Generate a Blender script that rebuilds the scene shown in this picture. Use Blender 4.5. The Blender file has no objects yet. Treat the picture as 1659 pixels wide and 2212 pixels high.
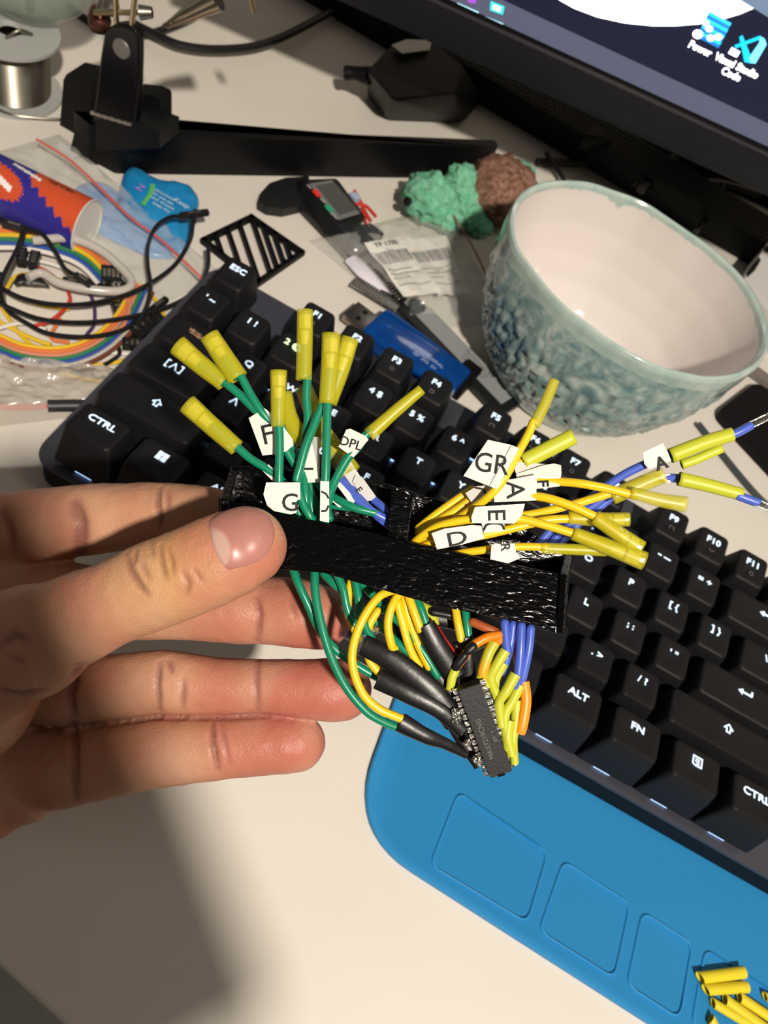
import bpy, bmesh, math, random
from mathutils import Vector as V, Matrix, noise
from mathutils.bvhtree import BVHTree
random.seed(7)
S = 0.001                      # everything below is measured in millimetres
scn = bpy.context.scene
C = scn.collection
# ---------------------------------------------------------------- camera maths
FPX = 1794.48
def _cam_rot():
    w = V((-3.5997, -0.9525, -0.3091)); th = w.length; k = w / th
    K = Matrix(((0, -k[2], k[1]), (k[2], 0, -k[0]), (-k[1], k[0], 0)))
    I = Matrix.Identity(3)
    return I + K * math.sin(th) + (K @ K) * (1 - math.cos(th))
RC = _cam_rot()                                  # world -> camera (x right, y down, z forward)
RT = RC.transposed()
CAM = -(RT @ V((-108.6923, -35.8997, 290.1131))) + V((0, 0, 36))
CRX, CDN, CFW = V(RC[0]), V(RC[1]), V(RC[2])
def ray(px, py): return RT @ V(((px - 829.5) / FPX, (py - 1106) / FPX, 1.0))
def at(px, py, z=0.0):                           # point at height z above the desk
    d = ray(px, py); return CAM + d * ((z - CAM.z) / d.z)
def P(px, py, dep): return CAM + ray(px, py) * dep   # point at a distance from the camera
def px2mm(r, dep): return r * dep / FPX
# ---------------------------------------------------------------- objects
ORG = {}
def tag(o, label=None, cat=None, group=None, kind=None):
    if label: o['label'] = label
    if cat: o['category'] = cat
    if group: o['group'] = group
    if kind: o['kind'] = kind
    return o
def thing(name, loc, label, cat, group=None):
    o = bpy.data.objects.new(name, None); C.objects.link(o)
    o.empty_display_size = 0.005
    o.location = V(loc) * S; ORG[o] = V(loc)
    return tag(o, label, cat, group)
def mk(name, vs, fs, mat, parent=None, smooth=False, label=None, cat=None, group=None, kind=None, auto=None, attr=None):
    vs = [V(v) for v in vs]
    if parent is None:
        lo = V([min(v[i] for v in vs) for i in range(3)]); hi = V([max(v[i] for v in vs) for i in range(3)])
        org = V(((lo.x + hi.x) / 2, (lo.y + hi.y) / 2, lo.z))
    else: org = ORG[parent]
    me = bpy.data.meshes.new(name)
    me.from_pydata([(v - org) * S for v in vs], [], fs)
    mats = mat if isinstance(mat, (list, tuple)) else [mat]
    for m in mats: me.materials.append(m)
    bm = bmesh.new(); bm.from_mesh(me); bmesh.ops.recalc_face_normals(bm, faces=bm.faces[:])
    if smooth:
        for f in bm.faces: f.smooth = True
        for e in bm.edges:
            if len(e.link_faces) == 2 and e.calc_face_angle(0) > math.radians(auto or 42): e.smooth = False
    bm.to_mesh(me); bm.free()
    o = bpy.data.objects.new(name, me); C.objects.link(o)
    if parent is None: o.location = org * S
    else: o.parent = parent
    ORG[o] = org
    return tag(o, label, cat, group, kind)
class G:                                         # a growing bag of verts and faces
    def __init__(s): s.v = []; s.f = []
    def add(s, vs, fs):
        n = len(s.v); s.v += [V(v) for v in vs]; s.f += [tuple(i + n for i in f) for f in fs]; return s
    def box(s, c, sx, sy, sz, R=None, bev=0.0):
        bm = bmesh.new(); bmesh.ops.create_cube(bm, size=1.0)
        for v in bm.verts: v.co = V((v.co.x * sx, v.co.y * sy, v.co.z * sz))
        if bev > 0: bmesh.ops.bevel(bm, geom=bm.edges[:], offset=bev, segments=2, affect='EDGES', profile=0.7)
        R = R or Matrix.Identity(3)
        bm.verts.index_update()
        s.add([R @ v.co + V(c) for v in bm.verts], [[v.index for v in f.verts] for f in bm.faces]); bm.free(); return s
    def prism(s, pts, off):                      # closed outline pushed along off
        n = len(pts); off = V(off)
        s.add([V(p) for p in pts] + [V(p) + off for p in pts],
              [list(range(n))[::-1], list(range(n, 2 * n))] + [[i, (i + 1) % n, n + (i + 1) % n, n + i] for i in range(n)]); return s
    def cyl(s, a, b, r1, r2=None, n=20, cap=True):
        a = V(a); b = V(b); r2 = r1 if r2 is None else r2
        d = (b - a).normalized(); u = d.orthogonal().normalized(); w = d.cross(u)
        vs = []
        for p, r in ((a, r1), (b, r2)):
            for i in range(n):
                t = 2 * math.pi * i / n; vs.append(p + (u * math.cos(t) + w * math.sin(t)) * r)
        fs = [[i, (i + 1) % n, n + (i + 1) % n, n + i] for i in range(n)]
        if cap: fs += [list(range(n))[::-1], list(range(n, 2 * n))]
        s.add(vs, fs); return s
    def sweep(s, pts, ra, rb=None, n=12, up=None, cap='flat', sub=6):
        """tube through pts; ra/rb = half width / half thickness, scalar or per point"""
        m = len(pts)
        A = [ra] * m if not isinstance(ra, (list, tuple)) else list(ra)
        B = A if rb is None else ([rb] * m if not isinstance(rb, (list, tuple)) else list(rb))
        pts = [V(p) for p in pts]
        path = []
        for i in range(m - 1):
            p0 = pts[i - 1] if i else pts[0] * 2 - pts[1]
            p1, p2 = pts[i], pts[i + 1]
            p3 = pts[i + 2] if i + 2 < m else pts[-1] * 2 - pts[-2]
            k = sub if m > 2 else max(2, sub // 2)
            for j in range(k):
                t = j / k
                q = 0.5 * ((2 * p1) + (-p0 + p2) * t + (2 * p0 - 5 * p1 + 4 * p2 - p3) * t * t + (-p0 + 3 * p1 - 3 * p2 + p3) * t ** 3)
                h = t * t * (3 - 2 * t)
                path.append((q, A[i] + (A[i + 1] - A[i]) * h, B[i] + (B[i + 1] - B[i]) * h))
        path.append((pts[-1], A[-1], B[-1]))
        up = V(up) if up is not None else -CFW
        if cap == 'round':
            def ends(p, d, a, b):
                return [(p + d * a * math.sin(x), a * math.cos(x), b * math.cos(x)) for x in (0.35, 0.7, 1.0, 1.25, 1.45)]
            d0 = (path[0][0] - path[1][0]).normalized(); d1 = (path[-1][0] - path[-2][0]).normalized()
            path = ends(path[0][0], d0, path[0][1], path[0][2])[::-1] + path + ends(path[-1][0], d1, path[-1][1], path[-1][2])
        K = len(path); vs = []; pn = None
        for i, (q, a, b) in enumerate(path):
            T = (path[min(i + 1, K - 1)][0] - path[max(i - 1, 0)][0]).normalized()
            N = T.cross(up)
            if N.length < 0.15: N = pn if pn else T.orthogonal()
            N = (N - T * N.dot(T)).normalized()
            if pn is not None and N.dot(pn) < 0: N = -N
            pn = N; Bn = T.cross(N)
            for j in range(n):
                t = 2 * math.pi * j / n; vs.append(q + N * (a * math.cos(t)) + Bn * (b * math.sin(t)))
        fs = [[i * n + j, i * n + (j + 1) % n, (i + 1) * n + (j + 1) % n, (i + 1) * n + j] for i in range(K - 1) for j in range(n)]
        if cap: fs += [list(range(n))[::-1], list(range((K - 1) * n, K * n))]
        s.add(vs, fs); return s
    def lathe(s, prof, c=(0, 0, 0), n=48, R=None):
        c = V(c); R = R or Matrix.Identity(3); vs = []
        for r, z in prof:
            for j in range(n):
                t = 2 * math.pi * j / n; vs.append(R @ V((r * math.cos(t), r * math.sin(t), z)) + c)
        K = len(prof)
        s.add(vs, [[i * n + j, i * n + (j + 1) % n, (i + 1) * n + (j + 1) % n, (i + 1) * n + j] for i in range(K - 1) for j in range(n)]); return s
    def grid(s, fn, nu, nv):
        vs = [fn(i / nu, j / nv) for j in range(nv + 1) for i in range(nu + 1)]
        s.add(vs, [[j * (nu + 1) + i, j * (nu + 1) + i + 1, (j + 1) * (nu + 1) + i + 1, (j + 1) * (nu + 1) + i] for j in range(nv) for i in range(nu)]); return s
    def mk(s, name, mat, parent=None, **k): return mk(name, s.v, s.f, mat, parent, **k)
def basis(x, y):                                  # rotation whose columns are x, y', z
    x = V(x).normalized(); z = x.cross(V(y)).normalized(); y = z.cross(x)
    return Matrix((x, y, z)).transposed()
# ---------------------------------------------------------------- text
def text_geo(g, s, org, xd, yd, size, bold=0.0, ext=0.05, align='CENTER', sx=1.0):
    cu = bpy.data.curves.new('t', 'FONT'); cu.body = s; cu.size = size; cu.offset = bold; cu.extrude = ext
    cu.align_x = align; cu.align_y = 'CENTER'; cu.resolution_u = 3
    o = bpy.data.objects.new('t', cu); C.objects.link(o)
    dg = bpy.context.evaluated_depsgraph_get(); me = bpy.data.meshes.new_from_object(o.evaluated_get(dg))
    xd = V(xd).normalized(); yd = V(yd); yd = (yd - xd * yd.dot(xd)).normalized(); zd = xd.cross(yd)
    ys = [v.co.y for v in me.vertices] or [0]
    cy = (min(ys) + max(ys)) / 2
    g.add([V(org) + xd * v.co.x * sx + yd * (v.co.y - cy) + zd * v.co.z for v in me.vertices], [list(p.vertices) for p in me.polygons])
    bpy.data.objects.remove(o); bpy.data.curves.remove(cu); bpy.data.meshes.remove(me)
    return g
# ---------------------------------------------------------------- materials
def lin(c):
    if isinstance(c, str): c = [int(c[i:i + 2], 16) / 255 for i in (0, 2, 4)]
    else: c = [x / 255 for x in c]
    return [(x / 12.92 if x <= 0.04045 else ((x + 0.055) / 1.055) ** 2.4) for x in c] + [1]
MATS = {}
def M(name, col, rough=0.5, metal=0.0, spec=0.5, bump=None, var=None, alpha=1.0, trans=0.0, sss=0.0, emit=0.0, coat=0.0, ior=1.45):
    """bump=(scale per mm, strength), var=(second colour, scale per mm, sharpness)"""
    if name in MATS: return MATS[name]
    m = bpy.data.materials.new(name); m.use_nodes = True; nt = m.node_tree; N = nt.nodes; L = nt.links
    b = N['Principled BSDF']; b.inputs['Base Color'].default_value = lin(col)
    b.inputs['Roughness'].default_value = rough; b.inputs['Metallic'].default_value = metal
    b.inputs['Specular IOR Level'].default_value = spec; b.inputs['Alpha'].default_value = alpha
    b.inputs['Transmission Weight'].default_value = trans; b.inputs['IOR'].default_value = ior
    b.inputs['Coat Weight'].default_value = coat
    if sss:
        b.inputs['Subsurface Weight'].default_value = sss; b.inputs['Subsurface Radius'].default_value = (1, 0.35, 0.2)
        b.inputs['Subsurface Scale'].default_value = 0.003
    if emit:
        b.inputs['Emission Color'].default_value = lin(col); b.inputs['Emission Strength'].default_value = emit
    tc = None
    if bump or var: tc = N.new('ShaderNodeTexCoord')
    if var:
        t = N.new('ShaderNodeTexNoise'); t.inputs['Scale'].default_value = var[1] * 1000; t.inputs['Detail'].default_value = 5
        r = N.new('ShaderNodeValToRGB'); w = var[2] if len(var) > 2 else 0.2
        r.color_ramp.elements[0].position = 0.5 - w; r.color_ramp.elements[1].position = 0.5 + w
        r.color_ramp.elements[0].color = lin(col); r.color_ramp.elements[1].color = lin(var[0])
        L.new(tc.outputs['Object'], t.inputs['Vector']); L.new(t.outputs['Fac'], r.inputs['Fac']); L.new(r.outputs['Color'], b.inputs['Base Color'])
    if bump:
        t = N.new('ShaderNodeTexNoise'); t.inputs['Scale'].default_value = bump[0] * 1000; t.inputs['Detail'].default_value = 3
        bn = N.new('ShaderNodeBump'); bn.inputs['Strength'].default_value = bump[1]; bn.inputs['Distance'].default_value = 0.0003
        L.new(tc.outputs['Object'], t.inputs['Vector']); L.new(t.outputs['Fac'], bn.inputs['Height']); L.new(bn.outputs['Normal'], b.inputs['Normal'])
    MATS[name] = m; return m
black_plastic = M('black_plastic', '0e0f11', 0.45, spec=0.35, bump=(1.2, 0.15))
key_plastic = M('key_plastic', '151517', 0.52, spec=0.3, bump=(3.0, 0.12))
plate_metal = M('plate_metal', '474852', 0.42, 0.35, bump=(2.0, 0.1))
legend_glow = M('legend_glow', 'd6ecff', 0.5, emit=0.85)
legend_dim = M('legend_dim', '5c5d60', 0.6)
legend_amber = M('legend_amber', 'a07a62', 0.6, emit=0.25)
legend_green = M('legend_green', 'd8f5c0', 0.6, emit=0.9)
led_glow = M('led_glow', 'a8ccff', 0.5, emit=2.0)
steel = M('steel', 'b5b0a6', 0.28, 1.0)
tin = M('tin', 'c9c6bd', 0.25, 1.0, bump=(1.5, 0.5))
matte_black = M('matte_black', '0a0a0c', 0.6, spec=0.25, bump=(0.8, 0.1))
gloss_black = M('gloss_black', '0b0b0c', 0.25)
paper = M('paper', 'dedbd3', 0.75, bump=(0.25, 0.3))
paper_grey = M('paper_grey', 'c6c5c0', 0.7, bump=(0.25, 0.3))
ink = M('ink', '141414', 0.7)
def round_poly(pts, rad, seg=8):
    out = []; n = len(pts)
    for i in range(n):
        p0, p1, p2 = V(pts[i - 1]), V(pts[i]), V(pts[(i + 1) % n]); r = rad[i] if isinstance(rad, (list, tuple)) else rad
        a = p1 + (p0 - p1).normalized() * r; b = p1 + (p2 - p1).normalized() * r
        for k in range(seg + 1):
            t = k / seg; out.append(a * (1 - t) ** 2 + p1 * 2 * t * (1 - t) + b * t * t)
    return out
# ================================================================= SETTING
desk_mat = M('desk_laminate', 'dbd6cc', 0.38, spec=0.35, bump=(0.5, 0.04), var=('d3cdc3', 0.02, 0.35))
def specks(m):                                   # small dirt specks that lie on the laminate
    nt = m.node_tree; N = nt.nodes; L = nt.links; b = N['Principled BSDF']
    src = b.inputs['Base Color'].links[0].from_socket
    tc = N.new('ShaderNodeTexCoord'); vo = N.new('ShaderNodeTexVoronoi'); vo.inputs['Scale'].default_value = 42; vo.inputs['Randomness'].default_value = 1
    ns = N.new('ShaderNodeTexNoise'); ns.inputs['Scale'].default_value = 55
    mr = N.new('ShaderNodeMath'); mr.operation = 'MULTIPLY_ADD'; mr.inputs[1].default_value = 0.10; mr.inputs[2].default_value = -0.045
    lt = N.new('ShaderNodeMath'); lt.operation = 'LESS_THAN'
    mx = N.new('ShaderNodeMix'); mx.data_type = 'RGBA'; mx.inputs[7].default_value = lin('8d7f6c')
    L.new(tc.outputs['Object'], vo.inputs['Vector']); L.new(tc.outputs['Object'], ns.inputs['Vector'])
    L.new(ns.outputs['Fac'], mr.inputs[0]); L.new(vo.outputs['Distance'], lt.inputs[0]); L.new(mr.outputs[0], lt.inputs[1])
    L.new(lt.outputs[0], mx.inputs[0]); L.new(src, mx.inputs[6]); L.new(mx.outputs[2], b.inputs['Base Color'])
specks(desk_mat)
e0, e1 = at(0, 2088), at(135, 2212); ed = (e1 - e0).normalized(); eb = V((-ed.y, ed.x, 0))
if eb.y < 0: eb = -eb
F0 = e0 - ed * 420; F1 = e0 + ed * 900
g = G().prism([F0, F1, F1 + eb * 860, F0 + eb * 860], (0, 0, -22))
d = g.mk('desk', desk_mat, label='white laminate desk top carrying the keyboard, bowl and loose parts', cat='desk')
bv = d.modifiers.new('b', 'BEVEL'); bv.width = 0.0015; bv.segments = 3; bv.limit_method = 'ANGLE'
fl = M('floor_boards', '3c3a37', 0.6, var=('2e2c2a', 0.01, 0.3))
cc = (F0 + F1) / 2 + eb * 400
G().box(cc + V((0, 0, -745)), 3200, 3200, 10).mk('floor', fl, kind='structure')
wl = M('wall_paint', 'b9b4aa', 0.85, bump=(0.15, 0.15))
Rw = basis(ed, eb)
G().box((F0 + F1) / 2 + eb * 880 + V((0, 0, 450)), 3200, 12, 2400, R=Rw).mk('wall_back', wl, kind='structure')

# ================================================================= KEYBOARD
U = 19.05; KX = 0; 
kb = thing('keyboard', (143, 50, 3), 'black mechanical keyboard with glowing white legends, lying across the blue mat', 'keyboard')
X0, X1, Y0, Y1 = -7.5, 362, -15, 113
G().prism(round_poly([V((X0 + .7, Y0 + .7, 4)), V((X1 - .7, Y0 + .7, 4)), V((X1 - .7, Y1 - .7, 4)), V((X0 + .7, Y1 - .7, 4))], 9), (0, 0, 12)).mk('case', matte_black, kb, smooth=True)
G().prism(round_poly([V((X0, Y0, 15.8)), V((X1, Y0, 15.8)), V((X1, Y1, 15.8)), V((X0, Y1, 15.8))], 9), (0, 0, 1.6)).mk('top_plate', plate_metal, kb, smooth=True)
gf = G()
for x in (10, 345):
    for y in (0, 100): gf.cyl((x, y, 2.9), (x, y, 5), 6)
gf.mk('rubber_feet', matte_black, kb)
ROWY = {0: 5.25 * U - 1.8, 1: 4 * U, 2: 3 * U, 3: 2 * U, 4: U, 5: 0}
ROWZ = {0: 36.5, 1: 37, 2: 36.0, 3: 36.0, 4: 37.2, 5: 38.0}
TILT = {0: -5, 1: -4, 2: -1, 3: 1, 4: 5, 5: 7}     # degrees the top leans towards the typist (+) or away
def keycap(row, x0, x1, leg):
    cx = (x0 + x1) / 2 * U; cy = ROWY[row] - 3.4; w = (x1 - x0) * U - 0.9; zt = ROWZ[row]; zb = 20.6
    nx = max(8, int((x1 - x0) * 8)); ny = 8
    tw = w - 5.4; tdp = 14.2; sh = 0.9
    tl = math.tan(math.radians(TILT[row]))
    def rr(W, D, rad, nseg=5):                    # rounded rectangle outline
        out = []
        for sx, sy, a0 in ((1, 1, 0), (-1, 1, 90), (-1, -1, 180), (1, -1, 270)):
            for k in range(nseg + 1):
                a = math.radians(a0 + 90 * k / nseg); out.append((sx * (W / 2 - rad) + rad * math.cos(a), sy * (D / 2 - rad) + rad * math.sin(a)))
        return out
    rings = [(w, 18.1, 1.0, zb, 0), (w - 0.6, 17.7, 1.2, zb + 3, 0.1), (w - 3.0, 16.2, 2.0, zt - 5, 0.5), (tw + 0.7, tdp + 0.7, 2.0, zt - 0.9, sh), (tw, tdp, 2.0, zt - 0.1, sh), (tw - 1.0, tdp - 1.0, 1.7, zt + 0.05, sh)]
    vs = []; n = 24
    def topz(x, y, z): return z - tl * (y - 3.4) 
    for i, (W, D, rd, z, s) in enumerate(rings):
        for (x, y) in rr(W, D, rd):
            zz = z if i < 2 else (z - tl * (y - 3.4) * (0.5 if i == 2 else 1.0))
            if i >= 3 and x1 - x0 < 5: zz -= 0.0
            vs.append(V((cx + x, cy + y + s, zz)))
    fs = [[i * n + j, i * n + (j + 1) % n, (i + 1) * n + (j + 1) % n, (i + 1) * n + j] for i in range(len(rings) - 1) for j in range(n)]
    # concave dished top as shrinking rings
    base = len(rings)
    dish = 0.9 if x1 - x0 < 5 else -0.6
    for k, sc in enumerate((0.75, 0.5, 0.25)):
        for (x, y) in rr(tw - 1, tdp - 1, 1.7):
            xx, yy = x * sc, y * sc
            q = (xx / (tw / 2)) ** 2 if x1 - x0 < 1.6 else max(0, (abs(xx) - (tw / 2 - 7)) / 7) ** 2
            vs.append(V((cx + xx, cy + yy + sh, rings[-1][3] - tl * (yy - 3.4) - dish * (1 - sc) * (1 - q) * 0.8)))
    for k in range(3):
        a = (base - 1 + k) * n; b = a + n
        fs += [[a + j, a + (j + 1) % n, b + (j + 1) % n, b + j] for j in range(n)]
    a = (base + 2) * n; fs.append(list(range(a, a + n)))
    cap = mk('key_cap', vs, fs, key_plastic, kb, smooth=True, auto=50)
    lz = zt + 0.0; lx = cx; ly = cy + 3.4
    if leg:
        org = V((lx, ly, lz)); yd = V((0, 1, -tl)).normalized(); xd = V((1, 0, 0)); gg = G()
        m = legend_glow
        if callable(leg): m = leg(gg, org, xd, yd) or m
        else:
            if leg.startswith('~G'): leg = leg[2:]; m = legend_green
            text_geo(gg, leg, org, xd, yd, 4.0, bold=0.055, ext=0.12, sx=1.12)
        gg.mk('legend', m, cap)
    # switch body and its lamp under the cap
    sw = G().box((cx, cy, 18.9), 14, 14, 3.2, bev=0.4)
    so = sw.mk('switch_housing', black_plastic, cap)
    G().box((cx, cy - 7.7, 18.2), 6.5, 0.45, 0.5).box((cx, cy + 7.6, 18.6), 5, 0.8, 1.0).mk('led', led_glow, so)  # front bar paints the glow reflected by the housing; rear bar is the LED
    return cap
def poly(g, org, xd, yd, pts, k=1.0, t=0.14):
    zd = xd.cross(yd); g.prism([org + xd * a * k + yd * b * k - zd * 0.0 for a, b in pts], zd * t)
def stroke(g, org, xd, yd, pts, w, k=1.0, t=0.14):
    zd = xd.cross(yd)
    for (a, b), (c, e) in zip(pts, pts[1:]):
        d = V((c - a, e - b, 0)); l = d.length; d /= l; nrm = V((-d.y, d.x, 0)) * w / 2; d2 = d * w * 0.3
        q = [V((a, b, 0)) - d2 + nrm, V((a, b, 0)) - d2 - nrm, V((c, e, 0)) + d2 - nrm, V((c, e, 0)) + d2 + nrm]
        g.prism([org + xd * p.x * k + yd * p.y * k for p in q], zd * t)
def L_shift(g, o, x, y):
    stroke(g, o, x, y, [(-0.7, -1.5), (-0.7, 0), (-1.7, 0), (0, 1.8), (1.7, 0), (0.7, 0), (0.7, -1.5), (-0.7, -1.5)], 0.5)
def L_enter(g, o, x, y):
    stroke(g, o, x, y, [(2.6, 1.3), (2.6, -0.4), (-2.4, -0.4)], 0.75); poly(g, o, x, y, [(-3.2, -0.4), (-1.2, 0.9), (-1.2, -1.7)])
def L_back(g, o, x, y):
    stroke(g, o, x, y, [(2.8, 0), (-1.5, 0)], 0.75); poly(g, o, x, y, [(-3.2, 0), (-1.2, 1.3), (-1.2, -1.3)])
def L_tab(g, o, x, y):
    stroke(g, o, x, y, [(-2.4, 0.6), (2.0, 0.6)], 0.45); stroke(g, o, x, y, [(-2.0, -0.7), (2.4, -0.7)], 0.45)
    stroke(g, o, x, y, [(-1.2, 1.4), (-2.4, 0.6), (-1.2, 0.0)], 0.4); stroke(g, o, x, y, [(1.2, 0.0), (2.4, -0.7), (1.2, -1.4)], 0.4)
    stroke(g, o, x, y, [(-2.7, 1.3), (-2.7, 0)], 0.35); stroke(g, o, x, y, [(2.7, 0), (2.7, -1.4)], 0.35)
    return legend_amber
def L_win(g, o, x, y):
    for a in (-1.05, 1.05):
        for b in (-1.05, 1.05):
            poly(g, o, x, y, [(a - 0.9, b - 0.9), (a + 0.9, b - 0.9), (a + 0.9, b + 0.9), (a - 0.9, b + 0.9)])
def L_menu(g, o, x, y):
    stroke(g, o, x, y, [(-1.7, -1.3), (-1.7, 1.8), (1.7, 1.8), (1.7, -1.8), (-0.6, -1.8), (-1.7, -1.3)], 0.5)
    stroke(g, o, x, y, [(-0.8, 0.8), (0.8, 0.8)], 0.4); stroke(g, o, x, y, [(-0.8, -0.1), (0.8, -0.1)], 0.4); stroke(g, o, x, y, [(-0.3, -1.0), (0.8, -1.0)], 0.4)
def L_caps(g, o, x, y):
    stroke(g, o, x, y, [(-2.3, 1.8), (-3.2, 1.8), (-3.2, -1.8), (-2.3, -1.8)], 0.55)
    stroke(g, o, x, y, [(2.3, 1.8), (3.2, 1.8), (3.2, -1.8), (2.3, -1.8)], 0.55)
    stroke(g, o, x, y, [(-1.3, -1.5), (0, 1.5), (1.3, -1.5)], 0.55)
def L_A(g, o, x, y): stroke(g, o, x, y, [(-1.3, -1.6), (0, 1.6), (1.3, -1.6)], 0.62)
def L_minus(g, o, x, y): stroke(g, o, x, y, [(-2.6, 0), (-1.3, 0)], 0.55); stroke(g, o, x, y, [(0.1, -0.1), (2.9, -0.1)], 0.55)
keys = [(0, 0, 1, 'ESC')]
for i in range(12): keys.append((0, 2 + i + 0.5 * (i // 4), 3 + i + 0.5 * (i // 4), 'F%d' % (i + 1)))
for i, s in enumerate(["' ~", '1 !', '~G2 @', '3 #', '4 $', '5 %', '6 ^', '7 &', '8 *', '9 (', '0 )', L_minus, '= +']): keys.append((1, i, i + 1, s))
keys.append((1, 13, 15, L_back))
keys.append((2, 0, 1.5, L_tab))
for i, s in enumerate(list('QWERTYUIOP') + ['[ {', '] }']): keys.append((2, 1.5 + i, 2.5 + i, s))
keys.append((2, 13.5, 15, '\\ |')); keys.append((3, 0, 1.75, L_caps))
for i, s in enumerate([L_A] + list('SDFGHJKL') + ['; :', "' \""]): keys.append((3, 1.75 + i, 2.75 + i, s))
keys.append((3, 12.75, 15, L_enter)); keys.append((4, 0, 2.25, L_shift))
for i, s in enumerate(list('ZXCVBNM') + [', <', '. >', '/ ?']): keys.append((4, 2.25 + i, 3.25 + i, s))
keys.append((4, 12.25, 15, L_shift))
for a, b, s in ((0, 1.25, 'CTRL'), (1.25, 2.5, L_win), (2.5, 3.75, 'ALT'), (3.75, 10, None), (10, 11.25, 'ALT'), (11.25, 12.5, 'FN'), (12.5, 13.75, L_menu), (13.75, 15, 'CTRL')): keys.append((5, a, b, s))
for k in keys:
    cap = keycap(*k)
    if k[0] == 0 and k[1] > 1.5:                  # small unlit media symbol on the function keys
        o = V(((k[1] + k[2]) / 2 * U, ROWY[0] - 5.4, 36.3)); x = V((1, 0, 0)); y = V((0, 1, 0.09)); gg = G(); q = int(k[3][1:])
        if q % 4 == 0: stroke(gg, o, x, y, [(-0.8, -0.8), (0.8, -0.8), (0.8, 0.8), (-0.8, 0.8), (-0.8, -0.8)], 0.4)
        elif q % 4 == 1: stroke(gg, o, x, y, [(-1, -0.7), (-1, 0.8), (1, 0.8), (1, -0.7)], 0.35)
        elif q % 4 == 2: stroke(gg, o, x, y, [(-1.2, 0.5), (0, -0.3), (1.2, 0.5)], 0.4)
        else: stroke(gg, o, x, y, [(0.9 * math.cos(t), 0.9 * math.sin(t)) for t in [i * math.pi / 4 for i in range(9)]], 0.35)
        gg.mk('media_symbol', legend_dim, cap)

# ================================================================= BLUE MAT
mat_blue = M('mat_silicone', '2a83bd', 0.5, spec=0.3, bump=(0.8, 0.08))
ma = at(905, 1890, 3); mb = at(1407, 2212, 3); md = (mb - ma).normalized(); mn = V((-md.y, md.x, 0))
if mn.y < 0: mn = -mn
q0 = at(893, 1850, 3)
# left edge direction through (950,1640)
le = (at(957, 1625, 3) - at(893, 1830, 3)).normalized()
c0 = q0 - md * 2 - mn * 6
far = md * 260
mt = thing('silicone_mat', (240, -60, 0), 'blue silicone work mat with shallow trays, under the keyboard front edge', 'mat')
outline = [ma + md * -28, ma + md * 300, ma + md * 300 + mn * 150, ma + md * -28 + le * 150]
ol = round_poly([V((p.x, p.y, 0.05)) for p in outline], [26, 15, 15, 15], 10)
gm = G(); n = len(ol); cen = sum(ol, V()) / n
ins = [p + (cen - p).normalized() * 0.0 for p in ol]
def inset(pts, dd):
    out = []; m = len(pts)
    for i in range(m):
        t = (pts[(i + 1) % m] - pts[i - 1]).normalized(); nn = V((-t.y, t.x, 0))
        if nn.dot(cen - pts[i]) < 0: nn = -nn
        out.append(pts[i] + nn * dd)
    return out
lv = [(0, 0), (0.0, 2.2), (0.5, 2.7), (3.2, 2.7), (4.0, 2.2)]
rings = [[p + V((0, 0, z)) for p in inset(ol, dd)] for dd, z in lv]
vs = [p for r in rings for p in r]
fs = [[i * n + j, i * n + (j + 1) % n, (i + 1) * n + (j + 1) % n, (i + 1) * n + j] for i in range(len(lv) - 1) for j in range(n)] + [list(range((len(lv) - 1) * n, len(lv) * n)), list(range(n))[::-1]]
mk('mat_sheet', vs, fs, mat_blue, mt, smooth=True)
def tray(px_pts, rad=4):
    pts = [at(x, y, 2.3) for x, y in px_pts]; pts = [V((p.x, p.y, 2.2)) for p in pts]
    rp = round_poly(pts, rad, 5); c2 = sum(rp, V()) / len(rp); m = len(rp); R_ = []
    for sc, z in ((0, 0.0), (0.35, 0.9), (0.9, 0.9), (1.1, 0.02)):
        R_.append([p + (c2 - p).normalized() * sc + V((0, 0, z)) for p in rp])
    vs = [p for r in R_ for p in r]
    mk('tray_ridge', vs, [[i * m + j, i * m + (j + 1) % m, (i + 1) * m + (j + 1) % m, (i + 1) * m + j] for i in range(3) for j in range(m)], mat_blue, mt, smooth=True, auto=80)
tray([(988, 1707), (1187, 1840), (1140, 1998), (925, 1870)])
tray([(1215, 1855), (1364, 1952), (1328, 2118), (1160, 2012)])
tray([(1385, 1965), (1498, 2037), (1468, 2206), (1350, 2130)])
tray([(1520, 2045), (1760, 2200), (1760, 2330), (1490, 2215)])
# heat-shrink offcuts lying on the mat
hs_mat = M('heat_shrink_yellow', 'd9c62e', 0.38, sss=0.0, spec=0.4)
cuts = [((1512, 2112), (1607, 2100), 13, 3.6, 'short yellow heat-shrink offcut, upper one of the stacked pair on the blue mat'),
        ((1524, 2138), (1614, 2132), 12, 3.6, 'short yellow heat-shrink offcut, lower one of the stacked pair on the blue mat'),
        ((1540, 2166), (1650, 2232), 10, 3.4, 'slim yellow heat-shrink tube lying furthest left in the fan below the stacked pair'),
        ((1566, 2158), (1680, 2240), 11, 3.6, 'slim yellow heat-shrink tube in the middle of the fan on the blue mat'),
        ((1597, 2153), (1690, 2215), 11, 3.8, 'slim yellow heat-shrink tube furthest right in the fan on the blue mat'),
        ((1536, 2200), (1556, 2240), 10, 3.4, 'yellow heat-shrink scrap lying alone below the fan of tubes'),
        ((1652, 2152), (1690, 2168), 9, 3.2, 'yellow heat-shrink scrap at the right edge of the photo')]
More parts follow.
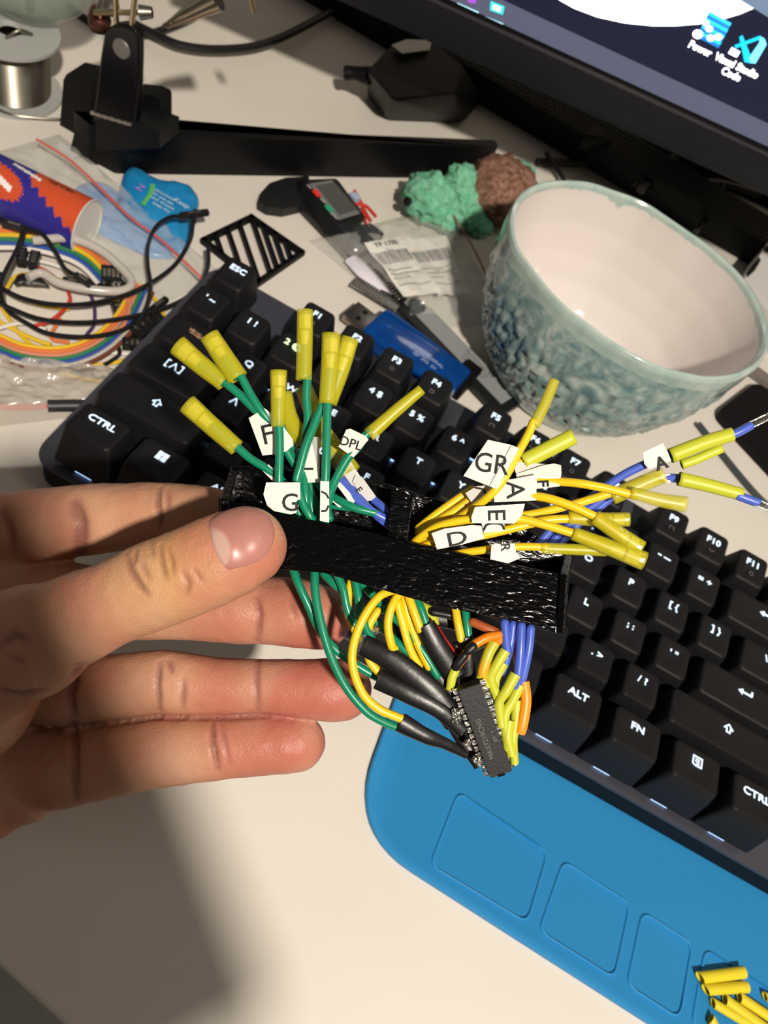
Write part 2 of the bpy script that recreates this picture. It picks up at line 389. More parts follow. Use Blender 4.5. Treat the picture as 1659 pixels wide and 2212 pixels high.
for (a, b, r, z, lb) in cuts:
    pa, pb = at(*a, z + 1), at(*b, z + 1); R1 = 1.75 * r / 11
    dpt = (pb - pa).normalized(); Rm = basis(V((0, 0, 1)), dpt.cross(V((0, 0, 1))))
    gg = G(); L_ = (pb - pa).length; u = V((0, 0, 1)); w = dpt.cross(u); vs = []; nn = 20
    for (rr_, t) in ((R1, 0), (R1, L_), (R1 - 0.35, L_), (R1 - 0.35, 0)):
        for j in range(nn):
            a_ = 2 * math.pi * j / nn; skew = (0.8 * math.cos(a_)) if t == 0 else 0
            vs.append(pa + dpt * (t + skew) + (u * math.sin(a_) * 0.86 + w * math.cos(a_)) * rr_)
    gg.add(vs, [[i * nn + j, i * nn + (j + 1) % nn, ((i + 1) % 4) * nn + (j + 1) % nn, ((i + 1) % 4) * nn + j] for i in range(4) for j in range(nn)])
    gg.mk('heat_shrink_tube', hs_mat, smooth=True, label=lb, cat='heat-shrink tube', group='yellow heat-shrink offcuts on the blue mat')

# ================================================================= BOWL
def glaze():
    m = M('bowl_glaze', '7d9c9c', 0.14, coat=0.3, spec=0.6)
    nt = m.node_tree; N = nt.nodes; L = nt.links; b = N['Principled BSDF']; tc = N.new('ShaderNodeTexCoord')
    mp = N.new('ShaderNodeMapping'); mp.inputs['Rotation'].default_value = (0.5, 0.6, 0.4)
    t = N.new('ShaderNodeTexNoise'); t.inputs['Scale'].default_value = 95; t.inputs['Detail'].default_value = 4; t.inputs['Distortion'].default_value = 1.6
    r = N.new('ShaderNodeValToRGB'); r.color_ramp.elements[0].position = 0.33; r.color_ramp.elements[1].position = 0.68
    r.color_ramp.elements[0].color = lin('6c8a8e'); r.color_ramp.elements[1].color = lin('bcc7c0')
    e = r.color_ramp.elements.new(0.5); e.color = lin('90a8a4')
    L.new(tc.outputs['Object'], mp.inputs['Vector']); L.new(mp.outputs['Vector'], t.inputs['Vector']); L.new(t.outputs['Fac'], r.inputs['Fac']); L.new(r.outputs['Color'], b.inputs['Base Color'])
    return m
bowl_out = glaze(); bowl_in = M('bowl_inside', 'ddd5cf', 0.16, var=('d2ccca', 0.02, 0.3), coat=0.3)
bowl_rim = M('bowl_rim_glaze', '93ada8', 0.16, var=('bcc8be', 0.12, 0.25), coat=0.3)
rimpx = [(1099, 471), (1115, 423), (1159, 394), (1238, 388), (1357, 419), (1477, 491), (1556, 550), (1616, 610), (1650, 660), (1667, 730), (1655, 780), (1620, 805), (1576, 819), (1516, 818), (1437, 799), (1338, 753), (1270, 704), (1206, 654), (1159, 598), (1107, 519)]
rim = [at(x, y, 76) for x, y in rimpx]; bc = sum(rim, V()) / len(rim); bc = V((155, 177, 0))
pol = sorted([(math.atan2(p.y - bc.y, p.x - bc.x), (V((p.x, p.y, 0)) - bc).length) for p in rim])
def rimr(a):
    n = len(pol); a = (a + math.pi) % (2 * math.pi) - math.pi
    tw = 0; s = 0
    for (b, r) in pol:
        d = abs((a - b + math.pi) % (2 * math.pi) - math.pi); w = math.exp(-(d / 0.26) ** 2); tw += w; s += w * r
    return s / tw
prof = [(0.0, 0.5), (0.30, 0.5), (0.55, 0.5), (0.60, 2), (0.66, 6), (0.75, 14), (0.84, 24), (0.92, 37), (0.975, 52), (1.0, 66), (1.0, 74), (0.99, 75.8), (0.97, 76.2), (0.952, 75), (0.945, 70), (0.915, 56), (0.86, 42), (0.77, 28), (0.63, 17), (0.45, 10), (0.25, 7.5), (0.0, 7)]
nb = 288; fine = []
for (a, b) in zip(prof, prof[1:]):
    k = 12 if a[1] > 50 and a[0] < 0.96 else 5
    for i in range(k): t = i / k; fine.append((a[0] + (b[0] - a[0]) * t, a[1] + (b[1] - a[1]) * t))
fine.append(prof[-1]); outer = True; vs = []; zmax = 0; kinds = []
idx_top = max(range(len(fine)), key=lambda i: fine[i][1])
for i, (s, z) in enumerate(fine):
    for j in range(nb):
        a = 2 * math.pi * j / nb; r = (rimr(a) * (0.55 + 0.45 * z / 76) + 58 * (0.45 - 0.45 * z / 76)) * s
        zz = z * (1 + 0.0 * math.cos(a))
        if i < idx_top and 8 < z < 62:             # carved scratch marks on the outside
            p = V((a * 9, z * 0.16, 0)); q = noise.noise(V((p.x * 1.1 + 0.6 * p.y, p.y * 2.2 - 0.7 * p.x, 3))) + 0.6 * noise.noise(V((p.x * 2.3 - p.y, p.y * 2.1 + p.x, 9)))
            r += 1.7 * max(-0.7, min(0.7, q * 1.6)) * min(1, (z - 8) / 8) * min(1, (62 - z) / 8)
        if i > idx_top: zz += 0.7 * noise.noise(V((math.cos(a) * s * 3, math.sin(a) * s * 3, z * 0.05)))
        vs.append(bc + V((r * math.cos(a), r * math.sin(a), zz)))
nf = len(fine)
bowl = thing('bowl', (bc.x, bc.y, 0.5), 'handmade ceramic bowl, carved blue-green outside and glossy white inside, standing behind the keyboard', 'bowl')
fo = [[i * nb + j, i * nb + (j + 1) % nb, (i + 1) * nb + (j + 1) % nb, (i + 1) * nb + j] for i in range(nf - 1) for j in range(nb)]
i_r0 = next(i for i, p in enumerate(fine) if p[1] >= 68); i_r1 = next(i for i, p in enumerate(fine) if i > idx_top and p[1] < 74)
body = mk('bowl_body', vs, fo, [bowl_out, bowl_rim, bowl_in], bowl, smooth=True, auto=75)
for p in body.data.polygons:
    i = min(v for v in p.vertices) // nb
    a = math.atan2(p.center.y, p.center.x)
    jag = 2.5 * noise.noise(V((math.cos(a) * 4, math.sin(a) * 4, 1))) + 9 * max(0, 1 - abs(a - 1.95) / 0.16) + 3 * noise.noise(V((math.cos(a) * 14, math.sin(a) * 14, 5)))
    p.material_index = 0 if i < i_r0 else (1 if i <= i_r1 + 1 + int(max(0, jag)) else 2)
# ================================================================= MONITOR
mz = 100
m0 = at(943, 0, mz); m1 = at(1659, 330, mz); mx = (m1 - m0).normalized(); mback = V((-mx.y, mx.x, 0))
tl = math.radians(9); mup = V((0, 0, math.cos(tl))) + mback * math.sin(tl); mnrm = mx.cross(mup)   # towards the user
if mnrm.dot(CAM - m0) < 0: mnrm = -mnrm
def onm(px, py, off=0.0):
    d = ray(px, py); o = m0 + mnrm * off; return CAM + d * ((o - CAM).dot(mnrm) / d.dot(mnrm))
Rm = Matrix((mx, mup, mnrm)).transposed()
mon = thing('monitor', (m0.x + 120, m0.y + 60, 0), 'switched-on computer monitor with a black lower bezel, standing behind the bowl', 'monitor')
W0, W1, H = -112, 420, 330
def mbox(a, b, lo, hi, z0, z1, bev=0): 
    return G().box(m0 + mx * (a + b) / 2 + mup * (lo + hi) / 2 + mnrm * (z0 + z1) / 2, b - a, hi - lo, z1 - z0, R=Rm, bev=bev)
mbox(W0 - 6, W1 + 6, -0.5, H + 8, -30, -1.2, 2).mk('housing', matte_black, mon, smooth=True)
mbox(W0 - 6, W1 + 6, -17, 0, -30, 2.2, 1.5).mk('chin', M('chin_plastic', '17181b', 0.3, bump=(0.05, 0.1)), mon, smooth=True)
mbox(W0 - 6, W1 + 6, -0.9, 0.5, 1.0, 2.6, 0.2).mk('trim_strip', M('bezel_trim', '4a474c', 0.35, 0.6), mon)
scr_bg = M('screen_background', '181a2c', 0.25, emit=0.85)
mbox(W0, W1, 2.5, H, -1.2, 0.2).mk('screen', scr_bg, mon)
mbox(W0 - 6, W1 + 6, 0.5, 2.5, -1.2, 0.8).mk('lower_bezel', gloss_black, mon)
scr = mon
task = M('taskbar_light', '474a5c', 0.3, emit=0.95)
tu = [(onm(1093, 0) - m0).dot(mup), (onm(1659, 269) - m0).dot(mup)]; tb = sum(tu) / 2
mbox(W0, W1, 2.5, tb, 0.2, 0.35).mk('taskbar', task, scr)
white_glow = M('screen_white', 'ffffff', 0.3, emit=2.6)
def scr_poly(name, pts, mat, off=0.5):
    G().prism([onm(x, y, off) for x, y in pts], mnrm * 0.12).mk(name, mat, scr)
scr_poly('wallpaper_disc', [(1150, -60), (1208, 0), (1240, 18), (1290, 37), (1350, 50), (1410, 56), (1460, 56), (1510, 52), (1560, 42), (1600, 30), (1628, 18), (1590, -5), (1520, -60), (1400, -140), (1200, -140)], white_glow, 0.4)
scr_poly('wallpaper_window', [(1592, -4), (1628, 18), (1664, 40), (1760, 90), (1760, -40), (1560, -40)], M('screen_slate', '5f6f88', 0.3, emit=0.95), 0.45)
ix = (onm(1560, 100) - onm(1500, 68)).normalized()
stripes = [M('icon_cyan', '2fbdf2', 0.3, emit=1.2), M('icon_blue', '1f6fc0', 0.3, emit=1.1)]
a0, a1, a2_, a3 = V((1532, 24, 0)), V((1580, 50, 0)), V((1552, 104, 0)), V((1505, 80, 0))
for k in range(8):
    t0, t1 = k / 8, (k + 1) / 8
    q = [a0.lerp(a3, t0), a1.lerp(a2_, t0), a1.lerp(a2_, t1), a0.lerp(a3, t1)]
    scr_poly('icon_stripe', [(p.x, p.y) for p in q], stripes[k % 2], 0.6)
dotm = white_glow
for (x, y, r) in ((1525, 50, 7), (1532, 62, 8), (1507, 74, 11), (1535, 82, 8), (1552, 80, 8)):
    scr_poly('icon_dot', [(x + r * math.cos(t * math.pi / 6), y + r * 0.9 * math.sin(t * math.pi / 6)) for t in range(12)], dotm, 0.75)
vb = M('icon_ribbon', '18b4f4', 0.3, emit=1.3); vb2 = M('icon_ribbon_light', '6fd6ff', 0.3, emit=1.3)
scr_poly('icon_ribbon', [(1597, 80), (1604, 76), (1623, 124), (1620, 136), (1608, 134)], vb, 0.65)
scr_poly('icon_ribbon', [(1586, 98), (1590, 104), (1644, 84), (1642, 77)], vb, 0.6)
scr_poly('icon_ribbon', [(1620, 136), (1632, 137), (1656, 96), (1652, 84), (1642, 78), (1640, 92), (1618, 124)], vb2, 0.7)
scr_poly('shortcut_badge', [(1581, 102), (1599, 112), (1591, 124), (1573, 115)], white_glow, 0.8)
mdn = -mup
for s, x, y, sz in (('Power', 1513, 105, 4.2), ('Visual Studio', 1592, 142, 4.2), ('Code', 1580, 160, 4.2)):
    text_geo(G(), 'x', V(), V((1, 0, 0)), V((0, 1, 0)), 1) if False else None
    gg = G(); text_geo(gg, s, onm(x, y, 0.6), mx, mup, sz, bold=0.12, ext=0.06); gg.mk('icon_caption', white_glow, scr)
scr_poly('taskbar_icon', [(1060, 2), (1090, 14), (1086, 32), (1058, 22)], M('icon_teal', '35c3c9', 0.3, emit=1.1), 0.6)
scr_poly('taskbar_icon_face', [(1066, 10), (1082, 16), (1079, 25), (1064, 19)], white_glow, 0.7)
scr_poly('taskbar_icon', [(1008, -6), (1030, 0), (1026, 8), (1012, 6)], M('icon_violet', '8a48b8', 0.3, emit=1.0), 0.6)
scr_poly('running_mark', [(988, 6), (1034, 26), (1033, 30), (987, 10)], M('mark_blue', 'a8e0f0', 0.3, emit=1.2), 0.6)
scr_poly('running_mark', [(1041, 32), (1087, 51), (1086, 55), (1040, 36)], M('mark_blue', 'a8e0f0'), 0.6)
ctr = m0 + mx * 200
g_ = G(); g_.box(V((ctr.x, ctr.y, 98)) + mback * 185, 60, 14, 190, R=basis(mx, mback)); g_.box(V((ctr.x, ctr.y, 186)) + mback * 108, 60, 160, 14, R=basis(mx, mback)); g_.mk('stand_neck', matte_black, mon)
G().box(V((ctr.x, ctr.y, 4.2)) + mback * 190, 180, 90, 8, R=basis(mx, mback), bev=2).mk('stand_foot', matte_black, mon)

# ================================================================= BLACK BAR + HELPING HAND
bf0, bf1 = at(228, 375, 0), at(950, 386, 0); bd = (bf1 - bf0).normalized()
bt0 = at(345, 276, 22); bn = V((-bd.y, bd.x, 0));
wb = (bt0 - bf0).dot(bn)
bar_mat = M('bar_black', '0a0a0c', 0.4, spec=0.25, bump=(0.3, 0.08))
bl = (bf1 - bf0).length + 30
be = at(158, 326, 0); bk = bn * wb
bq = [at(249, 376, 0), bf0 + bd * bl, bf0 + bd * bl + bk, bf0 + bk + bd * ((be - bf0).dot(bd) + 6), be]
G().prism([V((p.x, p.y, 0.3)) for p in round_poly(bq, 1.5, 3)], (0, 0, 22)).mk('base_bar', bar_mat, smooth=True, label='long thick black bar lying on the desk, running from the clamp to under the monitor', cat='base bar')
hh = thing('helping_hand', at(240, 285, 22), 'black helping hand bracket with metal arms, clamped on the left end of the bar', 'helping hand')
# clamp block straddling the bar end, upright plate with rivet
def tri(px, z): return at(px[0], px[1], z)
zb = 24.2
cb = G()
l0 = at(148, 296, zb - 10)
R_b = basis(bd, bn)
def vert_plate(g, px_pts, yref, th):
    """plate standing upright through desk point yref, facing the camera side; outline read in that plane"""
    o = at(*yref); nrm = V((CFW.x, CFW.y, 0)).normalized()
    pts = []
    for (x, y) in px_pts:
        d = ray(x, y); pts.append(CAM + d * ((o - CAM).dot(nrm) / d.dot(nrm)))
    g.prism(pts, nrm * th)
    return pts, nrm
G_ = G(); vert_plate(G_, [(133, 290), (128, 284), (137, 172), (144, 160), (190, 171), (196, 180), (196, 296), (150, 296)], (240, 280, 14), 14); G_.mk('clamp_jaw', matte_black, hh)
G_ = G(); vert_plate(G_, [(285, 300), (285, 200), (325, 205), (342, 213), (345, 222), (346, 300)], (240, 268, 14), 10); G_.mk('clamp_jaw', matte_black, hh)
G_ = G(); vert_plate(G_, [(150, 330), (160, 288), (205, 255), (285, 262), (345, 285), (345, 320)], (240, 290, 22), 16); G_.mk('clamp_block', black_plastic, hh)
pts, nrmv = vert_plate(G_ := G(), [(197, 262), (205, 215), (216, 120), (224, 75), (232, 62), (245, 54), (262, 52), (280, 57), (292, 66), (299, 82), (299, 130), (297, 200), (293, 255), (290, 272), (240, 262)], (240, 275, 26), 5)
br = G_.mk('bracket', gloss_black, hh); bv = br.modifiers.new('b', 'BEVEL'); bv.width = 0.0012; bv.segments = 3
def onplate(x, y, off=0):
    d = ray(x, y); o = at(240, 275, 26) - nrmv * off; return CAM + d * ((o - CAM).dot(nrmv) / d.dot(nrmv))
rc = onplate(263, 105, 0.1); rr_ = (onplate(280, 105) - onplate(263, 105)).length
G().cyl(rc, rc - nrmv * 0.9, rr_, rr_ * 0.9, 28).mk('rivet', M('rivet_grey', '8b8b88', 0.4, 0.7), br)
G_ = G()
for k in range(18):
    a = onplate(199 + k * 4.8, 244 + k * 1.45, 0.3); G_.box(a, 1.2, 1.2, 0.8 + 0.5 * (k % 3 == 0))
G_.mk('worn_edge', M('worn_metal', 'c9c4b8', 0.4, 0.8), br)
rod = M('rod_metal', 'c8b896', 0.25, 1.0)
for (x, dx) in ((252, -4), (284, 5)):
    a = onplate(x, 62, -2); G().sweep([a, a + V((0, 0, 22)) + CRX * dx * 0.3, a + V((0, 0, 60)) + CRX * dx * 0.9], 1.15, n=10).mk('arm_rod', rod, hh, smooth=True)
a = onplate(250, 27, -2)
G().cyl(a - CRX * 9, a + CRX * 12, 1.1, n=10).mk('cross_rod', rod, hh, smooth=True)
G().cyl(a + CRX * 10, a + CRX * 15, 3, 2.2, n=12).mk('wing_nut', steel, hh, smooth=True)
for (x, y, r) in ((215, 42, 7), (240, 12, 5), (222, 18, 4)):
    p = onplate(x, y, -6); G().lathe([(0, -r * 0.7), (r * 0.6, -r * 0.6), (r * 0.7, 0), (r * 0.55, r * 0.6), (0, r * 0.7)], p, 16, R=basis(CRX, CFW)).mk('joint', M('joint_bronze', '6b4436', 0.35, 0.8) if r > 5 else steel, hh, smooth=True)
# alligator clip
clip_m = M('clip_metal', 'a89d8a', 0.25, 1.0)
ca, cbp = onplate(352, 56, -10), onplate(470, -6, -10)
gg = G().sweep([ca, ca.lerp(cbp, 0.5), cbp], [0.9, 3.0, 3.6], [0.5, 2.2, 2.8], n=10); gg.mk('alligator_jaw', clip_m, hh, smooth=True)
ca2 = onplate(362, 60, -8); cb2 = onplate(478, 10, -8)
jaw = G().sweep([ca2, ca2.lerp(cb2, 0.5), cb2], [0.6, 1.6, 2.4], [0.4, 1.3, 2.0], n=10)
for k in range(7): p = ca2.lerp(cb2, 0.08 + 0.09 * k) - CDN * 1.0; jaw.box(p, 0.8, 0.8, 1.2)
jaw.mk('alligator_jaw', clip_m, hh, smooth=True)
s0 = onplate(540, -15, -30); s1 = onplate(550, 27, -30)
G().cyl(s0, s1, 1.6, 1.4, 12).mk('screw', rod, hh, smooth=True)
# ================================================================= SOLDER SPOOL
sp0 = at(34, 215, 0); sb = V((at(38, 225, 0).x, at(38, 225, 0).y, 0.4))
ctr_s = V((at(30, 180, 4).x, at(30, 180, 4).y, 0)); rf = 22.5
axis_top = None
spool_m = M('spool_plastic', 'b9bcb8', 0.35, trans=0.25, spec=0.4)
sp = thing('solder_spool', ctr_s + V((0, 0, 0.3)), 'translucent white spool of silver solder wire standing left of the clamp', 'solder spool')
G().lathe([(5, 0.3), (rf, 0.3), (rf, 2.0), (5, 2.0), (5, 0.3)], ctr_s).mk('lower_flange', spool_m, sp, smooth=True)
G().lathe([(5, 30), (rf, 30), (rf, 31.6), (6, 32.0), (5, 30)], ctr_s).mk('upper_flange', spool_m, sp, smooth=True)
sol = M('solder_wire', '8d887c', 0.3, 1.0); gg = G(); prof_s = []
z = 2.2
while z < 29.6: prof_s += [(16.6, z), (17.1, z + 0.3), (16.6, z + 0.6)]; z += 0.62
gg.lathe([(5, 2.2)] + prof_s + [(5, 29.6)], ctr_s, 56); gg.mk('solder_coil', sol, sp, smooth=True, auto=80)
gg = G().sweep([ctr_s + V((4, -8, 32.4)), ctr_s + V((8, -3, 36)), ctr_s + V((10, 3, 33))], 0.7, n=8); gg.mk('loose_end', sol, sp, smooth=True)
gg = G().sweep([ctr_s + V((-10, -17, 3)), ctr_s + V((10, -20, 3.2)), ctr_s + V((24, -10, 2.8)), ctr_s + V((34, 2, 2.0))], 0.5, n=8); gg.mk('loose_end', sol, sp, smooth=True)
# ================================================================= GLASS JAR
gl = M('greenish_glass', 'aebfae', 0.1, alpha=0.38, spec=0.7, coat=0.4)
jc = at(78, 40, 30); jc = V((at(74, 8, 32).x, at(74, 8, 32).y, 32.0))
jr = 33
jar = thing('glass_jar', jc + V((0, 0, 0.3)), 'greenish glass jar with a rusty stick inside, resting on the solder spool', 'jar')
G().lathe([(0, 0.4), (12, 0.4), (22, 3), (30, 12), (jr, 28), (jr, 70), (27, 84), (24, 90), (22.6, 90), (25.5, 83), (jr - 1.6, 69), (jr - 1.6, 29), (28.6, 13), (21, 5), (12, 2.2), (0, 2.2)], jc, 64).mk('jar_glass', gl, jar, smooth=True, auto=80)
G().sweep([jc + V((8, -14, 6)), jc + V((9, -10, 40)), jc + V((4, -2, 92))], 1.8, n=8).mk('rusty_stick', M('rust', '7d4f30', 0.7, var=('4d2f1d', 0.4)), jar, smooth=True)
# ================================================================= BLACK CABLES behind
def ptsd(l, z): return [at(p[0], p[1], p[2] if len(p) > 2 else z) for p in l]
def dtube(name, px, z, r, mat, label, cat, group=None, parent=None, n=8, cap=True):
    return G().sweep(ptsd(px, z), r, n=n, up=(0, 0, 1)).mk(name, mat, parent, smooth=True, label=label, cat=cat, group=group)
cbl = M('cable_black', '141416', 0.42)
dtube('cable', [(150, 15), (190, 45), (240, 70), (300, 76), (360, 62), (420, 35), (440, 10), (430, -30)], 3.0, 2.1, cbl, 'black cable looping behind the bracket, ending under the alligator clip', 'cable')
dtube('cable', [(285, 50), (330, 72), (390, 98), (470, 107), (560, 98), (640, 66), (740, 10), (790, -30)], 6.5, 2.4, cbl, 'thick black cable sweeping from the bracket up towards the monitor', 'cable')
# ================================================================= POWER ADAPTER under the monitor
pa_m = M('adapter_black', '08080a', 0.5, spec=0.25, bump=(0.3, 0.1))
def hull_obj(name, pts, mat, parent=None, bev=0, **k):
    bm = bmesh.new()
    for p in pts: bm.verts.new(p)
    bmesh.ops.convex_hull(bm, input=bm.verts[:])
    bmesh.ops.delete(bm, geom=[v for v in bm.verts if not v.link_faces], context='VERTS')
    bmesh.ops.dissolve_limit(bm, angle_limit=0.1, verts=bm.verts[:], edges=bm.edges[:])
    if bev: bmesh.ops.bevel(bm, geom=bm.edges[:], offset=bev, segments=3, affect='EDGES', profile=0.6)
    bm.verts.index_update(); vs = [v.co.copy() for v in bm.verts]; fs = [[v.index for v in f.verts] for f in bm.faces]; bm.free()
    return mk(name, vs, fs, mat, parent, smooth=True, **k)
ad = thing('power_adapter', at(880, 260, 0), 'faceted black adapter block with a white sticker, behind the bar under the monitor', 'adapter')
base = [at(790, 205), at(835, 262), at(1000, 268), at(1045, 215), at(930, 150)]
top = [at(793, 150, 34), at(850, 92, 36), at(930, 88, 36), at(1000, 140, 36), at(985, 200, 34), at(850, 215, 32)]
hull_obj('adapter_body', [p + V((0, 0, 0.5)) for p in base] + top, pa_m, ad, bev=2.5)
G().sweep([at(745, 158, 20), at(765, 158, 22), at(800, 165, 24)], [4, 3.6, 5], n=12).mk('strain_relief', pa_m, ad, smooth=True)
stq = [at(846, 98, 38), at(878, 86, 38), at(932, 88, 38), at(928, 108, 38), at(868, 116, 38)]
G().prism(stq, (0, 0, 0.3)).mk('sticker', paper, ad)
# ================================================================= PERFORATED GRILLE BAR
gm_ = M('grille_metal', '3b3b3b', 0.45, 0.4)
ga, gb = at(660, -20, 0), at(1560, 545, 0); gd = V((1, 0.0, 0)); gd = (at(1560, 540, 0) - at(740, 52, 0)).normalized(); gn = V((-gd.y, gd.x, 0))
go = at(740, 52, 0); L_ = 430
spk = thing('speaker_bar', go + gd * 120 + gn * 15, 'long dark grey speaker bar with a perforated grille, lying behind under the monitor', 'speaker')
G().box(go + gd * (L_ / 2 - 60) + gn * 16 + V((0, 0, 9.3)), L_, 32, 18, R=basis(gd, gn), bev=2).mk('speaker_body', matte_black, spk, smooth=True)
gg = G()
for i in range(120):
    for j in range(6):
        c = go + gd * (-55 + i * 3.5 + (j % 2) * 1.75) + gn * (4 + j * 4.6) + V((0, 0, 18.5)); 
        gg.lathe([(1.3, 0), (1.3, 0.5), (0.8, 0.5), (0.8, 0)], c, 6)
gg.mk('grille', gm_, spk, kind='stuff')
# cables under the monitor
for i, (l, r) in enumerate([([(1160, 350), (1250, 352), (1340, 356), (1400, 372), (1440, 400), (1470, 440)], 2.4), ([(1380, 372), (1420, 385), (1500, 425), (1600, 480), (1680, 500)], 2.8), ([(1180, 330), (1200, 360), (1225, 400), (1240, 430)], 1.6),
                 ([(1355, 290), (1360, 320), (1365, 360), (1372, 400)], 2.2), ([(1390, 410), (1430, 412), (1500, 395), (1560, 395), (1640, 420)], 2.4), ([(1560, 400), (1545, 440), (1520, 480), (1505, 500)], 2.0), ([(1455, 340), (1420, 380), (1385, 410)], 3.0)]):
    dtube('cable', l, 3 + i * 1.5, r, cbl, ['black cable arching along the top of the tangle under the monitor', 'thickest black cable running right under the monitor to the photo edge', 'thin black cable nearest the toy turtle under the monitor', 'upright-looking black cable left of centre in the tangle behind the bowl', 'black cable crossing above the bowl towards the white box', 'short black cable hanging down beside the speaker grille', 'thick short black cable stub in the tangle behind the bowl'][i], 'cable')
hull_obj('mains_plug', [at(1245, 330, 1), at(1310, 345, 1), at(1330, 300, 1), at(1290, 262, 25), at(1262, 290, 28), at(1320, 300, 28), at(1250, 320, 20)], matte_black, bev=1.2, label='black plug standing in the cable tangle under the monitor', cat='plug')
# ================================================================= WHITE BOX at right with dark cutouts
wb = thing('white_socket_box', at(1660, 620, 0), 'white plastic box with dark slots, right of the bowl at the photo edge', 'box')
q = [at(1602, 610, 20), at(1662, 520, 20), at(1760, 600, 20), at(1700, 720, 20)]
G().prism([V((p.x, p.y, 0.4)) for p in q], (0, 0, 20)).mk('box_body', M('white_plastic', 'cfcdca', 0.4), wb)
sl = [at(1612, 590, 20.6), at(1625, 572, 20.6), (at(1640, 556, 20.6)), at(1643, 563, 20.6), at(1630, 585, 20.6), at(1614, 600, 20.6)]
G().prism(sl, (0, 0, 0.3)).mk('slot', matte_black, wb)
G().prism([at(1650, 535, 20.6), at(1664, 530, 20.6), at(1664, 545, 20.6), at(1654, 545, 20.6)], (0, 0, 0.3)).mk('slot', matte_black, wb)
# black pad right of the bowl, thin cables
q = [at(1545, 893, 3), at(1630, 828, 3), at(1800, 930, 3), at(1720, 1080, 3)]
G().prism([V((p.x, p.y, 0.3)) for p in round_poly(q, 5, 4)], (0, 0, 4)).mk('notebook', matte_black, label='flat black notebook right of the bowl at the photo edge', cat='notebook')
G().prism([at(1600, 800, 1), at(1625, 795, 1), at(1700, 850, 1), at(1700, 870, 1)], (0, 0, 3)).mk('grey_strip', M('strip_grey', '77706a', 0.5), label='thin grey strip between the bowl and the black notebook', cat='strip')
dtube('stylus', [(1508, 915), (1550, 968), (1600, 1030), (1640, 1075), (1680, 1110)], 2.3, 1.6, M('graphite', '3e4446', 0.4), 'slim dark stylus lying between the bowl and the keyboard', 'stylus')
# ================================================================= PLUSH TURTLE
def fluff(m, s):
    m.node_tree.nodes
    return m
plush_g = M('chenille_green', '8ac4a6', 0.95, spec=0.1, var=('4e9c7a', 0.3, 0.25), bump=(0.9, 1.0))
plush_b = M('chenille_brown', '5a3b30', 0.95, spec=0.1, var=('9c7a68', 0.35, 0.2), bump=(0.9, 1.0))
tu = thing('toy_turtle', at(1010, 470, 0), 'crocheted plush turtle with green head and legs and a brown shell, left of the bowl', 'plush toy')
def blob(g, c, rx, ry, rz, R=None, seed=0, amp=0.16, f=0.25):
    bm = bmesh.new(); bmesh.ops.create_icosphere(bm, subdivisions=4, radius=1)
    R = R or Matrix.Identity(3)
    for v in bm.verts:
        p = V((v.co.x * rx, v.co.y * ry, v.co.z * rz)); q = p * f + V((seed * 7, seed, 0))
        k = 1 + amp * (noise.noise(q) + 0.8 * abs(noise.noise(q * 2.3)) + 0.5 * noise.noise(q * 5))
        v.co = R @ (p * k)
    bm.verts.index_update(); g.add([v.co + V(c) for v in bm.verts], [[v.index for v in f_.verts] for f_ in bm.faces]); bm.free(); return g
def on(px, py, z): return at(px, py, z)
blob(G(), on(1083, 412, 18), 20, 19, 17, seed=1, amp=0.14).mk('shell', plush_b, tu, smooth=True, auto=180)
gb_ = G(); blob(gb_, on(932, 428, 15), 14.5, 13, 12, seed=2, amp=0.25); gb_.mk('head', plush_g, tu, smooth=True, auto=180)
for i, (x, y, z, r) in enumerate([(1000, 385, 20, 7.5), (1010, 462, 9, 8.5), (1035, 485, 6, 6.5), (990, 425, 12, 11), (1128, 374, 20, 6.5), (965, 470, 10, 8)]):
    blob(G(), on(x, y, z), r * 1.15, r, r * 0.9, seed=4 + i, amp=0.25, f=0.35).mk('flipper' if i not in (3,) else 'neck', plush_g, tu, smooth=True, auto=180)
for (x, y) in ((897, 405), (880, 435)):
    G().lathe([(0, -2.6), (2, -1.6), (2.6, 0), (2, 1.6), (0, 2.6)], on(x, y, 17), 14).mk('eye', gloss_black, tu, smooth=True)
# ================================================================= CALIPER
cal_b = M('caliper_black', '17181a', 0.4, bump=(0.6, 0.1)); cal_g = M('caliper_grey', '8a8d8f', 0.45)
ca = thing('digital_caliper', at(720, 440, 0), 'black digital caliper with a small display, its beam passing under the zip bag', 'caliper')
b0, b1 = at(640, 408, 4), at(1102, 888, 4); cd = (b1 - b0).normalized(); cn = V((-cd.y, cd.x, 0)); Rc = basis(cd, cn)
bl2 = (b1 - b0).length
G().box((b0 + b1) / 2 + V((0, 0, -0.4)), bl2, 15, 3.6, R=Rc, bev=0.5).mk('beam', cal_b, ca, smooth=True)
s0_, s1_ = at(918, 668, 6), at(1090, 868, 6)
G().box((s0_ + s1_) / 2 + cn * 0.6 + V((0, 0, -0.2)), (s1_ - s0_).length, 10.5, 0.5, R=Rc).mk('conversion_label', cal_g, ca)
for k, s in enumerate(('FRACTION  DRILL SIZE', 'INCH  METRIC  TAP', '1/8  3.17  5/32  3.97')):
    gg = G(); text_geo(gg, s, (s0_ + s1_) / 2 + cd * 8 + cn * (3 - 2.4 * k) + V((0, 0, 0.15)), cd, cn, 1.9, ext=0.03); gg.mk('label_print', M('print_dark', '55585a', 0.6), ca)
h = hull_obj('display_housing', [at(628, 392, 2), at(660, 388, 13), at(728, 385, 13), at(790, 470, 13), at(745, 505, 12), at(700, 510, 4), at(640, 430, 3), at(790, 478, 3)], cal_b, ca, bev=0.8)
sq = [at(668, 398, 14.2), at(717, 391, 14.2), at(777, 462, 14.2), at(731, 476, 14.2)]
